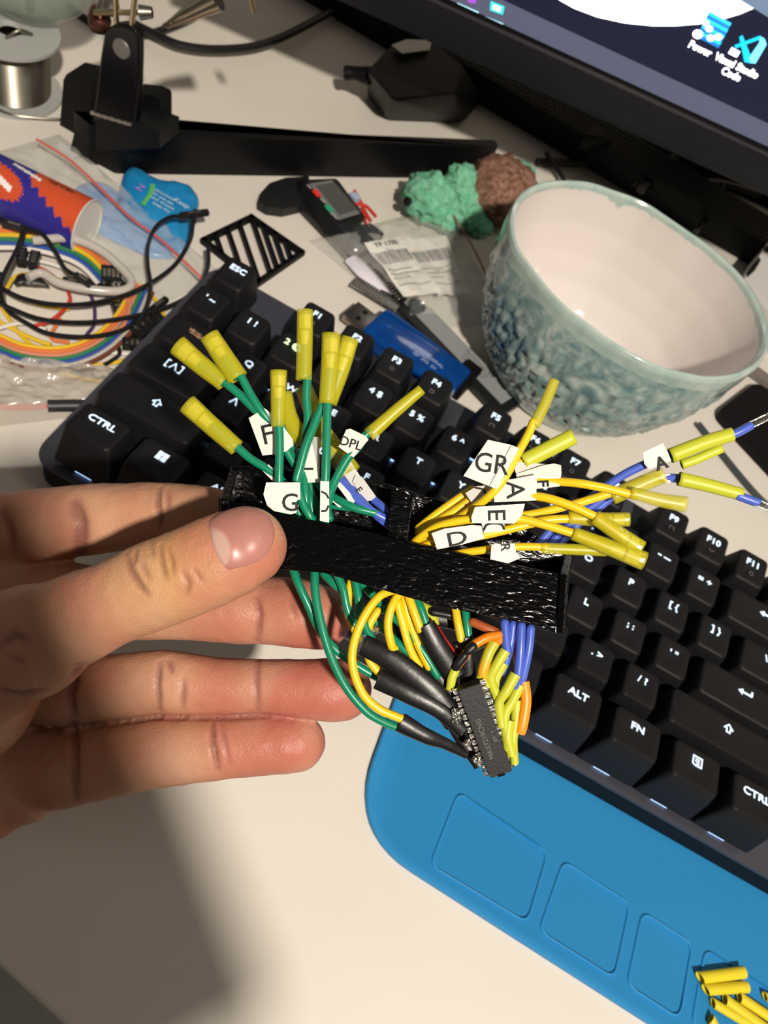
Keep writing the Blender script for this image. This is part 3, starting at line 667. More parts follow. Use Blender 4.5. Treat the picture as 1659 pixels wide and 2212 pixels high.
G().prism(sq, (0, 0, 0.5)).mk('display_frame', M('frame_grey', '6d6f70', 0.4), h)
sc = sum(sq, V()) / 4; c2 = [sc + (p - sc) * 0.92 for p in sq]
G().prism([V((p.x, p.y, 14.8)) for p in [sc + (p - sc) * 0.82 + cn * 1.2 for p in sq]], (0, 0, 0.3)).mk('display_glass', M('lcd', '4a4c4a', 0.2), h)
for (x, y, col, nm) in ((684, 417, 'd8392c', 'red_button'), (711, 450, '2f9b74', 'green_button')):
    G().box(at(x, y, 15.2), 4.6, 2.6, 1.4, R=Rc, bev=0.5).mk(nm, M(nm, col, 0.4), h, smooth=True)
for (x, y, s) in ((697, 433, 'OFF'), (722, 466, 'ZERO'), (668, 403, 'ON')):
    gg = G(); text_geo(gg, s, at(x, y, 15), cd, cn, 2.0, ext=0.04); gg.mk('button_print', paper_grey, h)
jaw = [at(556, 444, 3), at(562, 425, 3), at(580, 405, 3), at(615, 393, 3), at(665, 390, 3), at(670, 430, 3), at(650, 452, 3), at(610, 461, 3), at(575, 456, 3)]
G().prism([V((p.x, p.y, 0.8)) for p in jaw], (0, 0, 5)).mk('jaw', cal_b, ca)
for i, l in enumerate([[(765, 412), (775, 428), (785, 450), (800, 478)], [(765, 440), (790, 445), (812, 468)], [(783, 452), (788, 470), (790, 486)]]):
    dtube('lead_wire', l, 8 + i, 0.9, M('wire_red', 'c23527', 0.4), 'thin red wire sticking out beside the caliper display, %s' % ['the longest one', 'the upper branch', 'the lower branch'][i], 'wire')
G().box(at(766, 428, 9), 5, 4, 4, R=Rc, bev=0.8).mk('wire_connector', M('pale_blue', '9fb0c8', 0.4), label='small pale blue connector between the caliper display and the red wires', cat='connector')
# ================================================================= BLACK SLATTED GRID
gr = G(); gp = [(440, 520), (543, 470), (652, 546), (556, 612)]
def gq(u, v, z=2.0):
    a, b, c, d = [V((*p, 0)) for p in gp]; p = a.lerp(b, u).lerp(d.lerp(c, u), v); q = at(p.x, p.y, z); return q
def gbar(g, u0, v0, u1, v1, w, h=3.0):
    a, b = gq(u0, v0), gq(u1, v1); d = (b - a).normalized(); g.box((a + b) / 2 + V((0, 0, h / 2 - 1.7)), (b - a).length + w, w, h, R=basis(d, V((-d.y, d.x, 0))))
for (u0, v0, u1, v1) in ((0, 0, 1, 0), (1, 0, 1, 1), (1, 1, 0, 1), (0, 1, 0, 0)): gbar(gr, u0, v0, u1, v1, 2.4)
def isect(x0, y0, dx, dy):                           # where a slat line leaves the frame
    best = None
    for k in range(4):
        (ax, ay), (bx, by) = gp[k], gp[(k + 1) % 4]; ex, ey = bx - ax, by - ay; den = dx * ey - dy * ex
        if abs(den) < 1e-6: continue
        t = ((ax - x0) * ey - (ay - y0) * ex) / den; u = ((ax - x0) * dy - (ay - y0) * dx) / den
        if 0 <= u <= 1 and t > 8 and (best is None or t > best): best = t
    return best
starts = [(440 + k * 25.5, 520 - k * 12.4) for k in range(1, 4)] + [(543 + k * 24, 470 + k * 16.7) for k in range(0, 4)]
for (x, y) in starts:
    t = isect(x, y, 0.34, 1.0)
    if t:
        a, b = at(x, y, 2), at(x + 0.34 * t, y + t, 2); d = (b - a).normalized()
        gr.box((a + b) / 2 + V((0, 0, -0.2)), (b - a).length, 2.0, 3.0, R=basis(d, V((-d.y, d.x, 0))))
gr.mk('vent_grid', matte_black, label='small black square vent grid with slanted slats, behind the ESC key', cat='vent grid')
# ================================================================= USB DONGLE
us = thing('usb_dongle', at(880, 760, 0), 'translucent blue USB adapter with a bare metal plug, lying under the F2 to F4 keys', 'USB dongle')
u0_, u1_ = at(820, 715, 7), at(985, 840, 7); ud = (u1_ - u0_).normalized(); un = V((-ud.y, ud.x, 0)); Ru = basis(ud, un)
blue_t = M('blue_translucent', '0d56b0', 0.12, trans=0.35, coat=0.5, var=('0a3f86', 0.15, 0.3))
uc = (u0_ + u1_) / 2
G().box(V((uc.x, uc.y, 6.3)) + ud * -2, (u1_ - u0_).length + 6, 23, 12, R=Ru, bev=3.5).mk('dongle_shell', blue_t, us, smooth=True)
pl = at(778, 690, 6)
g_ = G(); g_.box(V((pl.x, pl.y, 6.5)) + ud * 1, 15, 12.2, 4.6, R=Ru, bev=0.3); plug = g_.mk('usb_plug', M('plug_metal', 'a39a8d', 0.3, 1.0), us, smooth=True)
for s in (-1, 1): G().box(V((pl.x, pl.y, 8.9)) + ud * 0 + un * s * 2.8, 2.2, 2.2, 0.2, R=Ru).mk('plug_hole', matte_black, plug)
for k, s in enumerate(('USB TO SERIAL', 'ISP  3V3  5V')):
    gg = G(); text_geo(gg, s, uc + ud * 4 + un * (0.5 - 3.6 * k) + V((0, 0, 5.5)), ud, un, 2.6, ext=0.04); gg.mk('shell_print', M('print_pale', '9fb6d8', 0.5), us)
G().box(V((at(1000, 820, 5).x, at(1000, 820, 5).y, 5)), 9, 20, 8, R=Ru, bev=1).mk('rear_socket', matte_black, us, smooth=True)
# ================================================================= ZIP BAGS
film = M('zip_bag_film', 'dcdcd6', 0.06, alpha=0.26, spec=0.8, bump=(0.22, 1.0), coat=0.8)
film2 = M('zip_bag_film_cloudy', 'cfc8bd', 0.15, alpha=0.5, spec=0.6, bump=(0.1, 0.6), coat=0.5)
def bag(name, quad, h, mat, label, seed, z0=0.8, wr=2.5, f=0.05):
    root = thing(name, at(*quad[0], z0), label, 'zip bag')
    a, b, c, d = [at(x, y, z0) for x, y in quad]
    def bot(u, v): p = a.lerp(b, u).lerp(d.lerp(c, u), v); return V((p.x, p.y, z0 - 0.3))
    def topf(u, v):
        p = bot(u, v); e = min(1, 8 * min(u, 1 - u, v, 1 - v)); q = p * f
        n1 = abs(noise.noise(V((q.x, q.y, seed)))) + 0.6 * abs(noise.noise(V((q.x * 2.7, q.y * 2.7, seed + 3)))) + 0.25 * noise.noise(V((q.x * 7, q.y * 7, seed)))
        return p + V((0, 0, 0.5 + e * (h + wr * 2 * n1)))
    g = G(); g.grid(topf, 44, 44); g.mk('bag_front', mat, root, smooth=True, auto=180)
    g = G(); g.grid(bot, 4, 4); g.mk('bag_back', mat, root)
    return root, topf
bagA, fA = bag('zip_bag', [(-70, 345), (128, 290), (478, 590), (300, 690)], 4, film, 'clear zip bag with a red seal line, lying over the blue packet at left', 3, wr=3.2)
gz = G(); zl = [(78, 300), (150, 345), (215, 405), (280, 468), (350, 520), (440, 605)]
gz.sweep([at(x, y, 11.5) for x, y in zl], 0.8, 0.3, n=6, up=(0, 0, 1)).mk('red_seal_line', M('seal_red', 'd4574a', 0.5, alpha=0.6), bagA, smooth=True)
bagB, fB = bag('zip_bag', [(-60, 770), (250, 800), (330, 880), (-40, 925)], 4, film2, 'crumpled cloudy plastic bag left of the keyboard, below the rainbow wires', 5, wr=3)
bagC, fC = bag('zip_bag', [(668, 520), (965, 442), (1098, 700), (905, 712)], 7, film, 'clear zip bag holding barcode labels and pin headers, left of the bowl', 9, wr=3)
G().sweep([at(970, 450, 16), at(1030, 550, 15), at(1090, 690, 12)], 0.8, 0.4, n=6, up=(0, 0, 1)).mk('seal_line', M('seal_brown', '8a5b4e', 0.5, alpha=0.6), bagC, smooth=True)
def label_sheet(pts, z, name, lb, seed):
    r = thing(name, at(*pts[0], z), lb, 'label')
    q = [at(x, y, z) for x, y in pts]
    def fn(u, v): p = q[0].lerp(q[1], u).lerp(q[3].lerp(q[2], u), v); return p + V((0, 0, 1.6 * noise.noise(V((u * 3, v * 3, seed)))))
    G().grid(fn, 16, 16).mk('paper_sheet', paper, r, smooth=True, auto=180)
    bars = G(); rnd = random.Random(seed); u = 0.08
    while u < 0.92:
        w = rnd.choice([0.008, 0.012, 0.02]); bars.grid(lambda a, b, u=u, w=w: fn(u + a * w, 0.22 + b * 0.2) + V((0, 0, 0.35)), 1, 5); u += w + rnd.choice([0.01, 0.015, 0.022])
    bars.mk('barcode', M('print_grey', '5b5a58', 0.7), r)
    tx = G()
    for (v, u1) in ((0.52, 0.7), (0.60, 0.85), (0.68, 0.5), (0.8, 0.9)):
        u = 0.08
        while u < u1:
            w = rnd.uniform(0.02, 0.06); tx.grid(lambda a, b, u=u, w=w: fn(u + a * w, v + b * 0.022) + V((0, 0, 0.35)), 2, 1); u += w + 0.012
    tx.mk('print_lines', M('print_light', '8f8d88', 0.7), r)
    return r, fn, q
r1, f1, q1 = label_sheet([(786, 524), (862, 512), (955, 632), (872, 641)], 10, 'barcode_label', 'white barcode label on the left inside the zip bag, overlapping the pin header', 2)
gg = G(); text_geo(gg, 'TP 1705', f1(0.5, 0.1) + V((0, 0, 0.6)), q1[1] - q1[0], q1[0] - q1[3], 4.2, ext=0.05); gg.mk('print_code', M('print_grey', '5b5a58'), r1)
r2, f2, q2 = label_sheet([(862, 522), (962, 508), (1016, 632), (948, 640)], 7, 'barcode_label', 'white barcode label on the right inside the zip bag, nearest the bowl', 5)
def header(a, b, z, n, lb, pale):
    r = thing('pin_header', at(*a, z), lb, 'pin header'); A, B = at(*a, z), at(*b, z); d = (B - A).normalized(); nn = V((-d.y, d.x, 0)); R_ = basis(d, nn)
    G().box((A + B) / 2, (B - A).length, 3.4, 2.5, R=R_).mk('header_strip', pale, r)
    for k in range(n): G().box(A.lerp(B, (k + 0.5) / n) + V((0, 0, 1.3)), 0.9, 7.5, 0.9, R=R_).mk('pin', tin, r)
header((763, 610), (858, 668), 4.5, 16, 'pin header strip along the lower left edge of the zip bag', M('header_grey', '6f6d68', 0.5))
header((803, 570), (872, 650), 6.5, 14, 'pin header strip tucked beside the left barcode label in the zip bag', matte_black)
hull_obj('chip_tube', [at(712, 520, 2), at(735, 490, 10), at(800, 478, 11), at(838, 505, 10), at(800, 555, 4), at(745, 558, 3), at(770, 540, 9)], M('smoke_plastic', '33363a', 0.25, alpha=0.8), bev=1.5, label='smoky black plastic part in the upper left of the zip bag', cat='part')
G().sweep([at(760, 560, 4), at(790, 590, 5), at(850, 640, 4)], [4.5, 5, 3], [2, 2, 1.5], n=10, up=(0, 0, 1)).mk('white_tube', M('violet_white', 'd9d4e0', 0.4), smooth=True, label='pale lilac tube lying between the two pin headers in the zip bag', cat='tube')
hull_obj('clear_clip', [at(868, 655, 2), at(895, 640, 11), at(925, 665, 9), at(905, 690, 2), at(880, 690, 4)], M('clear_smoke', '4a5254', 0.1, alpha=0.6, coat=0.5), bev=1, label='clear smoky clip at the lower tip of the zip bag', cat='clip')
# ================================================================= BLUE PACKET
bp = M('packet_blue', '1377b4', 0.3, bump=(0.1, 0.5), var=('2a90c8', 0.03, 0.3)); bp2 = M('packet_pale_blue', '5d92cc', 0.3, bump=(0.1, 0.5), var=('7ba8d8', 0.04, 0.3))
def pillow(outline, z, h, name, mat, seed, **k):
    pts = round_poly([at(x, y, z) for x, y in outline], 4, 4); c = sum(pts, V()) / len(pts); n = len(pts); g = G(); R_ = []
    for (s, zz) in ((1, 0), (1.0, 0.7), (0.94, h * 0.6), (0.8, h * 0.9), (0.55, h), (0.25, h), (0.02, h)):
        R_.append([V((c.x + (p.x - c.x) * s, c.y + (p.y - c.y) * s, z + zz + (1.0 * noise.noise(V((p.x * s * 0.2, p.y * s * 0.2, seed))) if s < 1 else 0))) for p in pts])
    vs = [p for r in R_ for p in r]
    return mk(name, vs, [[i * n + j, i * n + (j + 1) % n, (i + 1) * n + (j + 1) % n, (i + 1) * n + j] for i in range(6) for j in range(n)] + [list(range(n))], mat, smooth=True, auto=60, **k)
pk = pillow([(268, 372), (288, 366), (318, 388), (350, 398), (392, 402), (420, 416), (432, 436), (424, 470), (398, 560), (330, 520), (240, 470)], 1.0, 5, 'packet', bp, 2, label='wavy-edged bright blue packet with white print, partly inside the zip bag at left', cat='packet')
xd = (at(400, 470, 6.5) - at(330, 430, 6.5)); yd = V((-xd.y, xd.x, 0))
for (x, y, s, sz) in ((352, 418, 'instructions', 2.6), (352, 428, 'for use see', 2.6), (350, 438, 'back of pack', 2.6), (348, 448, 'keep dry', 2.6), (392, 440, 'Keep', 4)):
    gg = G(); text_geo(gg, s, at(x, y, 7.6), xd, yd, sz, ext=0.04); gg.mk('packet_print', M('print_cyan', 'bfe0f0', 0.6), pk)
G().sweep([at(330, 398, 7.6), at(325, 418, 7.6), at(308, 442, 7.6)], 1.1, 0.2, n=6, up=(0, 0, 1)).mk('green_stripe', M('stripe_green', '58b368', 0.5), pk)
gg = G(); text_geo(gg, 'Z', at(303, 405, 7.6), xd, yd, 6, bold=0.12, ext=0.04); gg.mk('packet_mark', M('mark_violet', '8d86d8', 0.5), pk)
pillow([(150, 420), (175, 400), (205, 393), (235, 400), (265, 430), (330, 510), (380, 560), (330, 560), (240, 520), (170, 480)], 0.6, 3, 'packet', bp2, 8, label='pale blue packet under the clear zip bag, touching the candy tube', cat='packet')
# ================================================================= CANDY TUBE
def candy_mat():
    m = M('candy_wrap', '2f2a86', 0.35, spec=0.4); nt = m.node_tree; N = nt.nodes; L = nt.links; b = N['Principled BSDF']
    at_ = N.new('ShaderNodeAttribute'); at_.attribute_name = 'wrap'; at_.attribute_type = 'GEOMETRY'
    L.new(at_.outputs['Color'], b.inputs['Base Color']); return m
cm_ = candy_mat()
t1_, t0_ = at(188, 492, 13), at(-150, 330, 13); td = (t1_ - t0_).normalized(); Lt = (t1_ - t0_).length; rt = 12.6
ct = thing('candy_tube', (t0_ + t1_) / 2 - V((0, 0, 13)), 'purple and orange wrapped candy tube with a white end, lying at the left edge', 'candy tube')
tn = V((0, 0, 1)); tw_ = td.cross(tn); vs = []; nu, nv = 260, 120; cols = []
ORA, PUR, WHI, BLK = lin('c64f2c'), lin('2e2a86'), lin('e9e4e4'), lin('231a18')
for i in range(nu + 1):
    for j in range(nv):
        a = 2 * math.pi * j / nv; x = i / nu * Lt
        vs.append(t0_ + td * x + (tn * math.sin(a) - tw_ * math.cos(a)) * rt * (1 if i < nu else 1))
        # wrap design: orange block with zigzag border near the end, orange flame with white streak further in
        s = Lt - x; v = math.degrees(a) # v 90 is the top, 0..180 visible
        c = PUR; s_ = s
        zg = abs(((s_ / 4.6) % 1) - 0.5) * 2 * 13
        if s_ < 26 and v < 152 - s_ * 2.4 + zg: c = ORA
        e = ((s_ - 40) / 15) ** 2 + ((v - 122 + (s_ - 40) * 0.6) / 34) ** 2
        zz2 = 0.5 * abs(((math.atan2((v - 122) / 34, (s_ - 40) / 15) * 16 / math.pi) % 1) - 0.5)
        if e < 0.85 + zz2: c = ORA
        if e < 1.1 and s_ > 46: c = ORA
        if abs((v - 118) + (s_ - 38) * 1.8) < 6 and abs(s_ - 38) < 8: c = WHI
        if abs((v - 78) + (s_ - 29) * 0.9) < 4 and abs(s_ - 29) < 7: c = WHI
        if s_ > 49 and abs(v - 95 + (s_ - 56) * 0.8) < 20: c = WHI if abs(v - 86 + (s_ - 56) * 0.8) < 10 + 4 * math.sin(s_ * 2.2) else BLK
        if abs(v - 72) < 6 and 8 < s_ < 20 and noise.noise(V((s_ * 0.7, v * 0.2, 1))) > -0.1: c = BLK
        cols.append(c)
o = mk('wrapper', vs, [[i * nv + j, i * nv + (j + 1) % nv, (i + 1) * nv + (j + 1) % nv, (i + 1) * nv + j] for i in range(nu) for j in range(nv)], cm_, ct, smooth=True)
ca_ = o.data.color_attributes.new('wrap', 'FLOAT_COLOR', 'POINT')
for i, c in enumerate(cols): ca_.data[i].color = c
G().cyl(t1_ - td * 0.8, t1_ - td * 0.3, rt - 0.2, n=40).mk('end_paper', paper, ct)
G().sweep([t1_ + td * 0 + (tn * math.sin(t) - tw_ * math.cos(t)) * rt for t in [i * math.pi / 10 for i in range(21)]], 0.45, n=6).mk('end_rim', paper_grey, ct, smooth=True)
# ================================================================= JUMPER WIRES on the desk
WC = {'orange': 'd9773f', 'yellow': 'dcb92c', 'green': '2f7a4f', 'blue': '2f4f9c', 'white': 'ddd9d2', 'brown': '6b3a2c', 'red': 'c4392c', 'black': '1a1a1c', 'purple': '46305c', 'grey': 'b9b4ac', 'salmon': 'c98468'}
wm = {k: M('jumper_' + k, v, 0.2 if k == 'black' else 0.35) for k, v in WC.items()}
conn = M('connector_black', '18181a', 0.4, bump=(0.8, 0.1))
def offset_px(l, d):
    out = []
    for i, p in enumerate(l):
        a = l[max(0, i - 1)]; b = l[min(len(l) - 1, i + 1)]; t = V((b[0] - a[0], b[1] - a[1], 0)).normalized(); out.append((p[0] - t.y * d, p[1] + t.x * d) + tuple(p[2:]))
    return out
def jumper(px, col, z, label, r=0.75, ends=(0, 0), group='jumper wires on the desk'):
    pts = ptsd(px, z); w = thing('jumper_wire', pts[0], label, 'jumper wire', group)
    G().sweep(pts, r, n=8, up=(0, 0, 1)).mk('wire', wm[col], w, smooth=True)
    for e, (p, q) in zip(ends, ((pts[0], pts[1]), (pts[-1], pts[-2]))):
        if e:
            d = (p - q).normalized(); n_ = V((-d.y, d.x, 0)).normalized(); c = G().box(p + d * e * 0.4, e, 2.5, 2.5, R=basis(d, n_), bev=0.3).mk('connector', conn, w)
            G().box(p + d * e * 0.4 + V((0, 0, 1.3)), e * 0.5, 1.1, 0.12, R=basis(d, n_)).mk('contact_slot', tin, c)
    return w
U_ = [(-60, 500), (0, 492), (70, 496), (140, 512), (200, 540), (248, 588)]
for i, (c, lb) in enumerate([('salmon', 'outermost salmon wire of the rainbow ribbon below the candy tube'), ('orange', 'orange wire of the rainbow ribbon below the candy tube, inside the salmon one'), ('yellow', 'yellow wire of the rainbow ribbon arching below the candy tube'), ('green', 'green wire of the rainbow ribbon arching below the candy tube'), ('blue', 'blue wire of the rainbow ribbon arching below the candy tube'), ('white', 'white wire innermost in the rainbow ribbon below the candy tube')]):
    jumper(offset_px(U_, -2 + i * 9), c, 9 - i * 0.4, lb, r=1.05, ends=(0, 11 if i % 2 else 0), group='upper ribbon of jumper wires')
L2 = [(-60, 690), (0, 722), (60, 745), (140, 748), (205, 722), (255, 672), (285, 610)]
for i, (c, lb) in enumerate([('yellow', 'yellow wire topmost in the lower rainbow ribbon left of the keyboard'), ('orange', 'orange wire of the lower rainbow ribbon left of the keyboard'), ('salmon', 'salmon wire of the lower rainbow ribbon left of the keyboard'), ('green', 'green wire of the lower rainbow ribbon left of the keyboard'), ('blue', 'blue wire of the lower rainbow ribbon left of the keyboard'), ('grey', 'grey wire of the lower rainbow ribbon left of the keyboard'), ('brown', 'brown wire lowest in the lower rainbow ribbon')]):
    jumper(offset_px(L2, 2 + i * 8.0), c, 7 - i * 0.3, lb, r=0.95, group='lower ribbon of jumper wires')
tubm = M('clear_tubing', 'c9c4bd', 0.2, alpha=0.75, spec=0.6)
G().sweep(ptsd([(70, 520), (150, 515), (215, 540), (268, 585), (284, 612), (262, 628), (200, 626), (130, 612), (90, 590), (60, 600)], 13), 1.9, n=10, up=(0, 0, 1)).mk('clear_tube', tubm, smooth=True, label='clear grey plastic tube looped over the upper rainbow ribbon', cat='tube')
for l, c, z, lb, e, r in [
 ([(-20, 600), (10, 624), (30, 600), (66, 592), (140, 606)], 'yellow', 6, 'yellow jumper wire curling below the dark moustache-shaped clip', (0, 9), 0.85),
 ([(5, 625), (40, 640), (90, 660), (150, 668)], 'yellow', 4, 'yellow jumper wire running right from the left-hand curl', (0, 0), 0.85),
 ([(300, 612), (330, 640), (352, 676), (352, 705), (330, 745), (280, 775), (200, 790), (150, 788), (95, 775)], 'yellow', 3, 'yellow jumper wire making the large loop beside the keyboard', (0, 0), 0.9),
 ([(70, 775), (120, 800), (180, 818), (240, 825), (290, 815)], 'yellow', 2.4, 'lowest yellow jumper wire, passing below the flat black connector', (0, 0), 0.9),
 ([(0, 660), (20, 690), (50, 730), (100, 770)], 'yellow', 3.4, 'yellow jumper wire coming in from the left edge under the lower ribbon', (0, 0), 0.9),
 ([(-10, 690), (30, 712), (80, 735), (110, 745)], 'yellow', 4.5, 'short yellow jumper wire beside the white one at the left edge', (0, 0), 0.9),
 ([(395, 466), (365, 470), (335, 492), (320, 530), (319, 570), (326, 620), (318, 660), (298, 700)], 'black', 17, 'black jumper wire standing in a tall arc with its connector over the blue packet', (14, 0), 0.9),
 ([(418, 478), (408, 525), (370, 580), (290, 630), (200, 655), (120, 658), (50, 645), (0, 620), (-40, 590)], 'black', 15, 'black jumper wire in the broad upper sweep from the packet to the left edge', (8, 0), 1.0),
 ([(450, 535), (448, 580), (425, 625), (370, 660), (280, 685), (180, 697), (90, 690), (20, 665), (-30, 640)], 'black', 12, 'black jumper wire in the lower broad sweep from the vent grid to the left edge', (0, 0), 1.0),
 ([(0, 590), (8, 660), (60, 700), (110, 722), (190, 728), (260, 715), (300, 690), (330, 668)], 'black', 10, 'black jumper wire drooping in front of the lower ribbon', (0, 10), 1.0),
 ([(52, 494), (90, 505), (120, 545), (140, 580), (165, 596)], 'black', 16, 'black jumper wire running down right from the knot under the candy tube', (10, 8), 1.0),
 ([(50, 500), (36, 540), (10, 590), (-10, 640)], 'black', 15, 'black jumper wire running down left from the knot under the candy tube', (0, 0), 1.0),
 ([(78, 575), (100, 586), (120, 600)], 'red', 4, 'short red jumper wire near the pair of black connectors', (0, 0), 0.8),
 ([(146, 626), (151, 648), (135, 672), (105, 695), (68, 706)], 'red', 6, 'red jumper wire curving between the two black sweeps', (0, 0), 0.8),
 ([(195, 635), (204, 662), (203, 700), (188, 722), (160, 760), (155, 790)], 'purple', 5, 'dark purple jumper wire crossing behind both ribbons', (0, 0), 0.8),
 ([(35, 500), (80, 520), (120, 545), (150, 562)], 'purple', 5.5, 'purple jumper wire inside the upper ribbon loop', (0, 0), 0.7),
 ([(-10, 712), (30, 700), (60, 700), (100, 712)], 'white', 5, 'white jumper wire at the left edge above the lower ribbon', (0, 0), 0.8),
 ([(60, 560), (110, 570), (160, 590), (175, 600)], 'white', 4.2, 'white jumper wire inside the upper ribbon loop', (0, 8), 0.8),
 ([(205, 755), (240, 762), (300, 766)], 'white', 3, 'white jumper wire pointing right under the keyboard corner', (0, 0), 0.9),
 ([(268, 640), (280, 660), (268, 700), (245, 720)], 'salmon', 8, 'salmon jumper wire bending down beside the big black connector', (9, 0), 0.9),
 ([(255, 745), (258, 765), (240, 780), (225, 788)], 'black', 4, 'short black jumper wire hooking under the keyboard edge', (0, 0), 0.9),
 ([(130, 688), (110, 730), (150, 740)], 'orange', 3, 'orange jumper wire peeking out under the lower black sweep', (0, 0), 0.8),
 ]: jumper(l, c, z, lb, r=r, ends=e)
def block(a, b, w, h, z, lb):
    A, B = at(*a, z), at(*b, z); d = (B - A).normalized(); n_ = V((-d.y, d.x, 0)); c = (A + B) / 2
    r = thing('connector_block', (c.x, c.y, 0.4), lb, 'connector', 'black jumper connectors')
    G().box(V((c.x, c.y, z)), (B - A).length, w, h, R=basis(d, n_), bev=0.4).mk('block_body', conn, r)
    for k in range(4): G().box(V((c.x, c.y, z + h / 2)) + d * (k - 1.5) * (B - A).length / 4.6, 1.2, w * 0.5, 0.15, R=basis(d, n_)).mk('contact_slot', tin, r)
block((142, 786), (204, 800), 7, 3, 2, 'flat black connector housing lying below the lower rainbow ribbon')
block((218, 596), (262, 600), 9, 5, 9, 'black connector housing at the end of the upper rainbow ribbon')
block((282, 722), (345, 684), 10, 5, 4, 'large black connector housing touching the keyboard corner')
block((264, 742), (318, 745), 5, 3, 5, 'slim black connector housing just below the large one')
block((50, 535), (46, 570), 4, 4, 6, 'left one of the two small upright black connectors under the candy tube')
block((78, 548), (70, 576), 4, 4, 6, 'right one of the two small upright black connectors under the candy tube')
block((250, 650), (262, 690), 5, 4, 5, 'black connector standing beside the salmon wire bend')
block((0, 462), (12, 478), 5, 3, 5, 'black connector at the left edge below the candy tube')
G().sweep(ptsd([(32, 614), (50, 604), (75, 606), (105, 618)], 9), [0.8, 3.2, 3.0, 0.6], [0.6, 1.6, 1.6, 0.5], n=10, up=(0, 0, 1)).mk('cable_clip', conn, smooth=True, label='dark moustache-shaped clip left of the clear tube loop', cat='clip')
rw = thing('spliced_wire', at(60, 880, 3), 'red wire ending in black heat-shrink, across the cloudy bag left of CTRL', 'wire')
G().sweep(ptsd([(-40, 875), (40, 880), (100, 877), (106, 877)], 5), 1.3, n=8, up=(0, 0, 1)).mk('red_wire', wm['red'], rw, smooth=True)
G().sweep(ptsd([(103, 877), (150, 876), (200, 876)], 5), 2.5, n=12, up=(0, 0, 1)).mk('black_sleeve', M('sleeve_dark', '26282a', 0.45), rw, smooth=True)
# ================================================================= HAND
def skin_mat():
    m = M('skin', 'c99a80', 0.46, spec=0.35, sss=0.04); nt = m.node_tree; N = nt.nodes; L = nt.links; b = N['Principled BSDF']
    a = N.new('ShaderNodeAttribute'); a.attribute_name = 'tone'; a.attribute_type = 'GEOMETRY'
    tc = N.new('ShaderNodeTexCoord'); t = N.new('ShaderNodeTexNoise'); t.inputs['Scale'].default_value = 90; t.inputs['Detail'].default_value = 5
    mx = N.new('ShaderNodeMix'); mx.data_type = 'RGBA'; mx.blend_type = 'MULTIPLY'; mx.inputs[0].default_value = 0.35
    r = N.new('ShaderNodeValToRGB'); r.color_ramp.elements[0].position = 0.3; r.color_ramp.elements[1].position = 0.7
    r.color_ramp.elements[0].color = (0.72, 0.55, 0.5, 1); r.color_ramp.elements[1].color = (1, 1, 1, 1)
    L.new(tc.outputs['Object'], t.inputs['Vector']); L.new(t.outputs['Fac'], r.inputs['Fac']); L.new(a.outputs['Color'], mx.inputs[6]); L.new(r.outputs['Color'], mx.inputs[7]); L.new(mx.outputs[2], b.inputs['Base Color'])
    v = N.new('ShaderNodeTexVoronoi'); v.inputs['Scale'].default_value = 1500; n2 = N.new('ShaderNodeTexNoise'); n2.inputs['Scale'].default_value = 700; n2.inputs['Detail'].default_value = 4
    ad = N.new('ShaderNodeMath'); ad.operation = 'ADD'; L.new(tc.outputs['Object'], v.inputs['Vector']); L.new(tc.outputs['Object'], n2.inputs['Vector'])
    L.new(v.outputs['Distance'], ad.inputs[0]); L.new(n2.outputs['Fac'], ad.inputs[1])
    bn = N.new('ShaderNodeBump'); bn.inputs['Strength'].default_value = 0.55; bn.inputs['Distance'].default_value = 0.00012
    L.new(ad.outputs[0], bn.inputs['Height']); L.new(bn.outputs['Normal'], b.inputs['Normal'])
    return m
skin = skin_mat()
hg = G()
def limb(l, thick=0.92, sub=8):
    pts = [P(x, y, d) for x, y, d, r in l]; ra = [px2mm(r, d) for x, y, d, r in l]
    hg.sweep(pts, ra, [r * thick for r in ra], n=36, cap='round', sub=sub)
# thumb (in front, nail towards the camera)
limb([(-70, 1430, 184, 150), (60, 1388, 176, 126), (160, 1340, 171, 100), (250, 1300, 168, 92), (335, 1264, 166, 97), (390, 1243, 165.5, 97), (450, 1217, 165, 97), (500, 1195, 165, 95), (532, 1180, 165.5, 88)], 0.78)
# index finger, behind the block
limb([(-90, 1160, 212, 95), (60, 1142, 208, 84), (170, 1125, 204, 78), (300, 1114, 201, 72), (350, 1113, 200, 71), (440, 1118, 198, 68), (520, 1135, 196, 60), (570, 1150, 196, 48)], 0.92)
# middle finger
limb([(-60, 1290, 214, 95), (120, 1296, 207, 84), (250, 1305, 202, 77), (400, 1308, 199, 74), (520, 1315, 198, 76), (570, 1318, 198, 73), (640, 1324, 197, 75), (690, 1334, 197, 70)], 0.92)
# ring finger
limb([(-60, 1450, 214, 92), (120, 1490, 208, 78), (220, 1486, 204, 71), (345, 1472, 202, 68), (380, 1475, 201.5, 68), (480, 1482, 200.5, 61), (560, 1482, 200, 58), (640, 1486, 199.5, 62), (710, 1490, 199.5, 68), (736, 1491, 200, 67)], 0.92)
# little finger
limb([(-60, 1650, 216, 105), (110, 1660, 210, 87), (200, 1648, 206, 81), (340, 1625, 202.5, 76), (460, 1613, 201, 72), (480, 1612, 201, 70), (560, 1606, 201, 68.5), (615, 1603, 201, 67.5), (638, 1603, 201, 65)], 0.92)
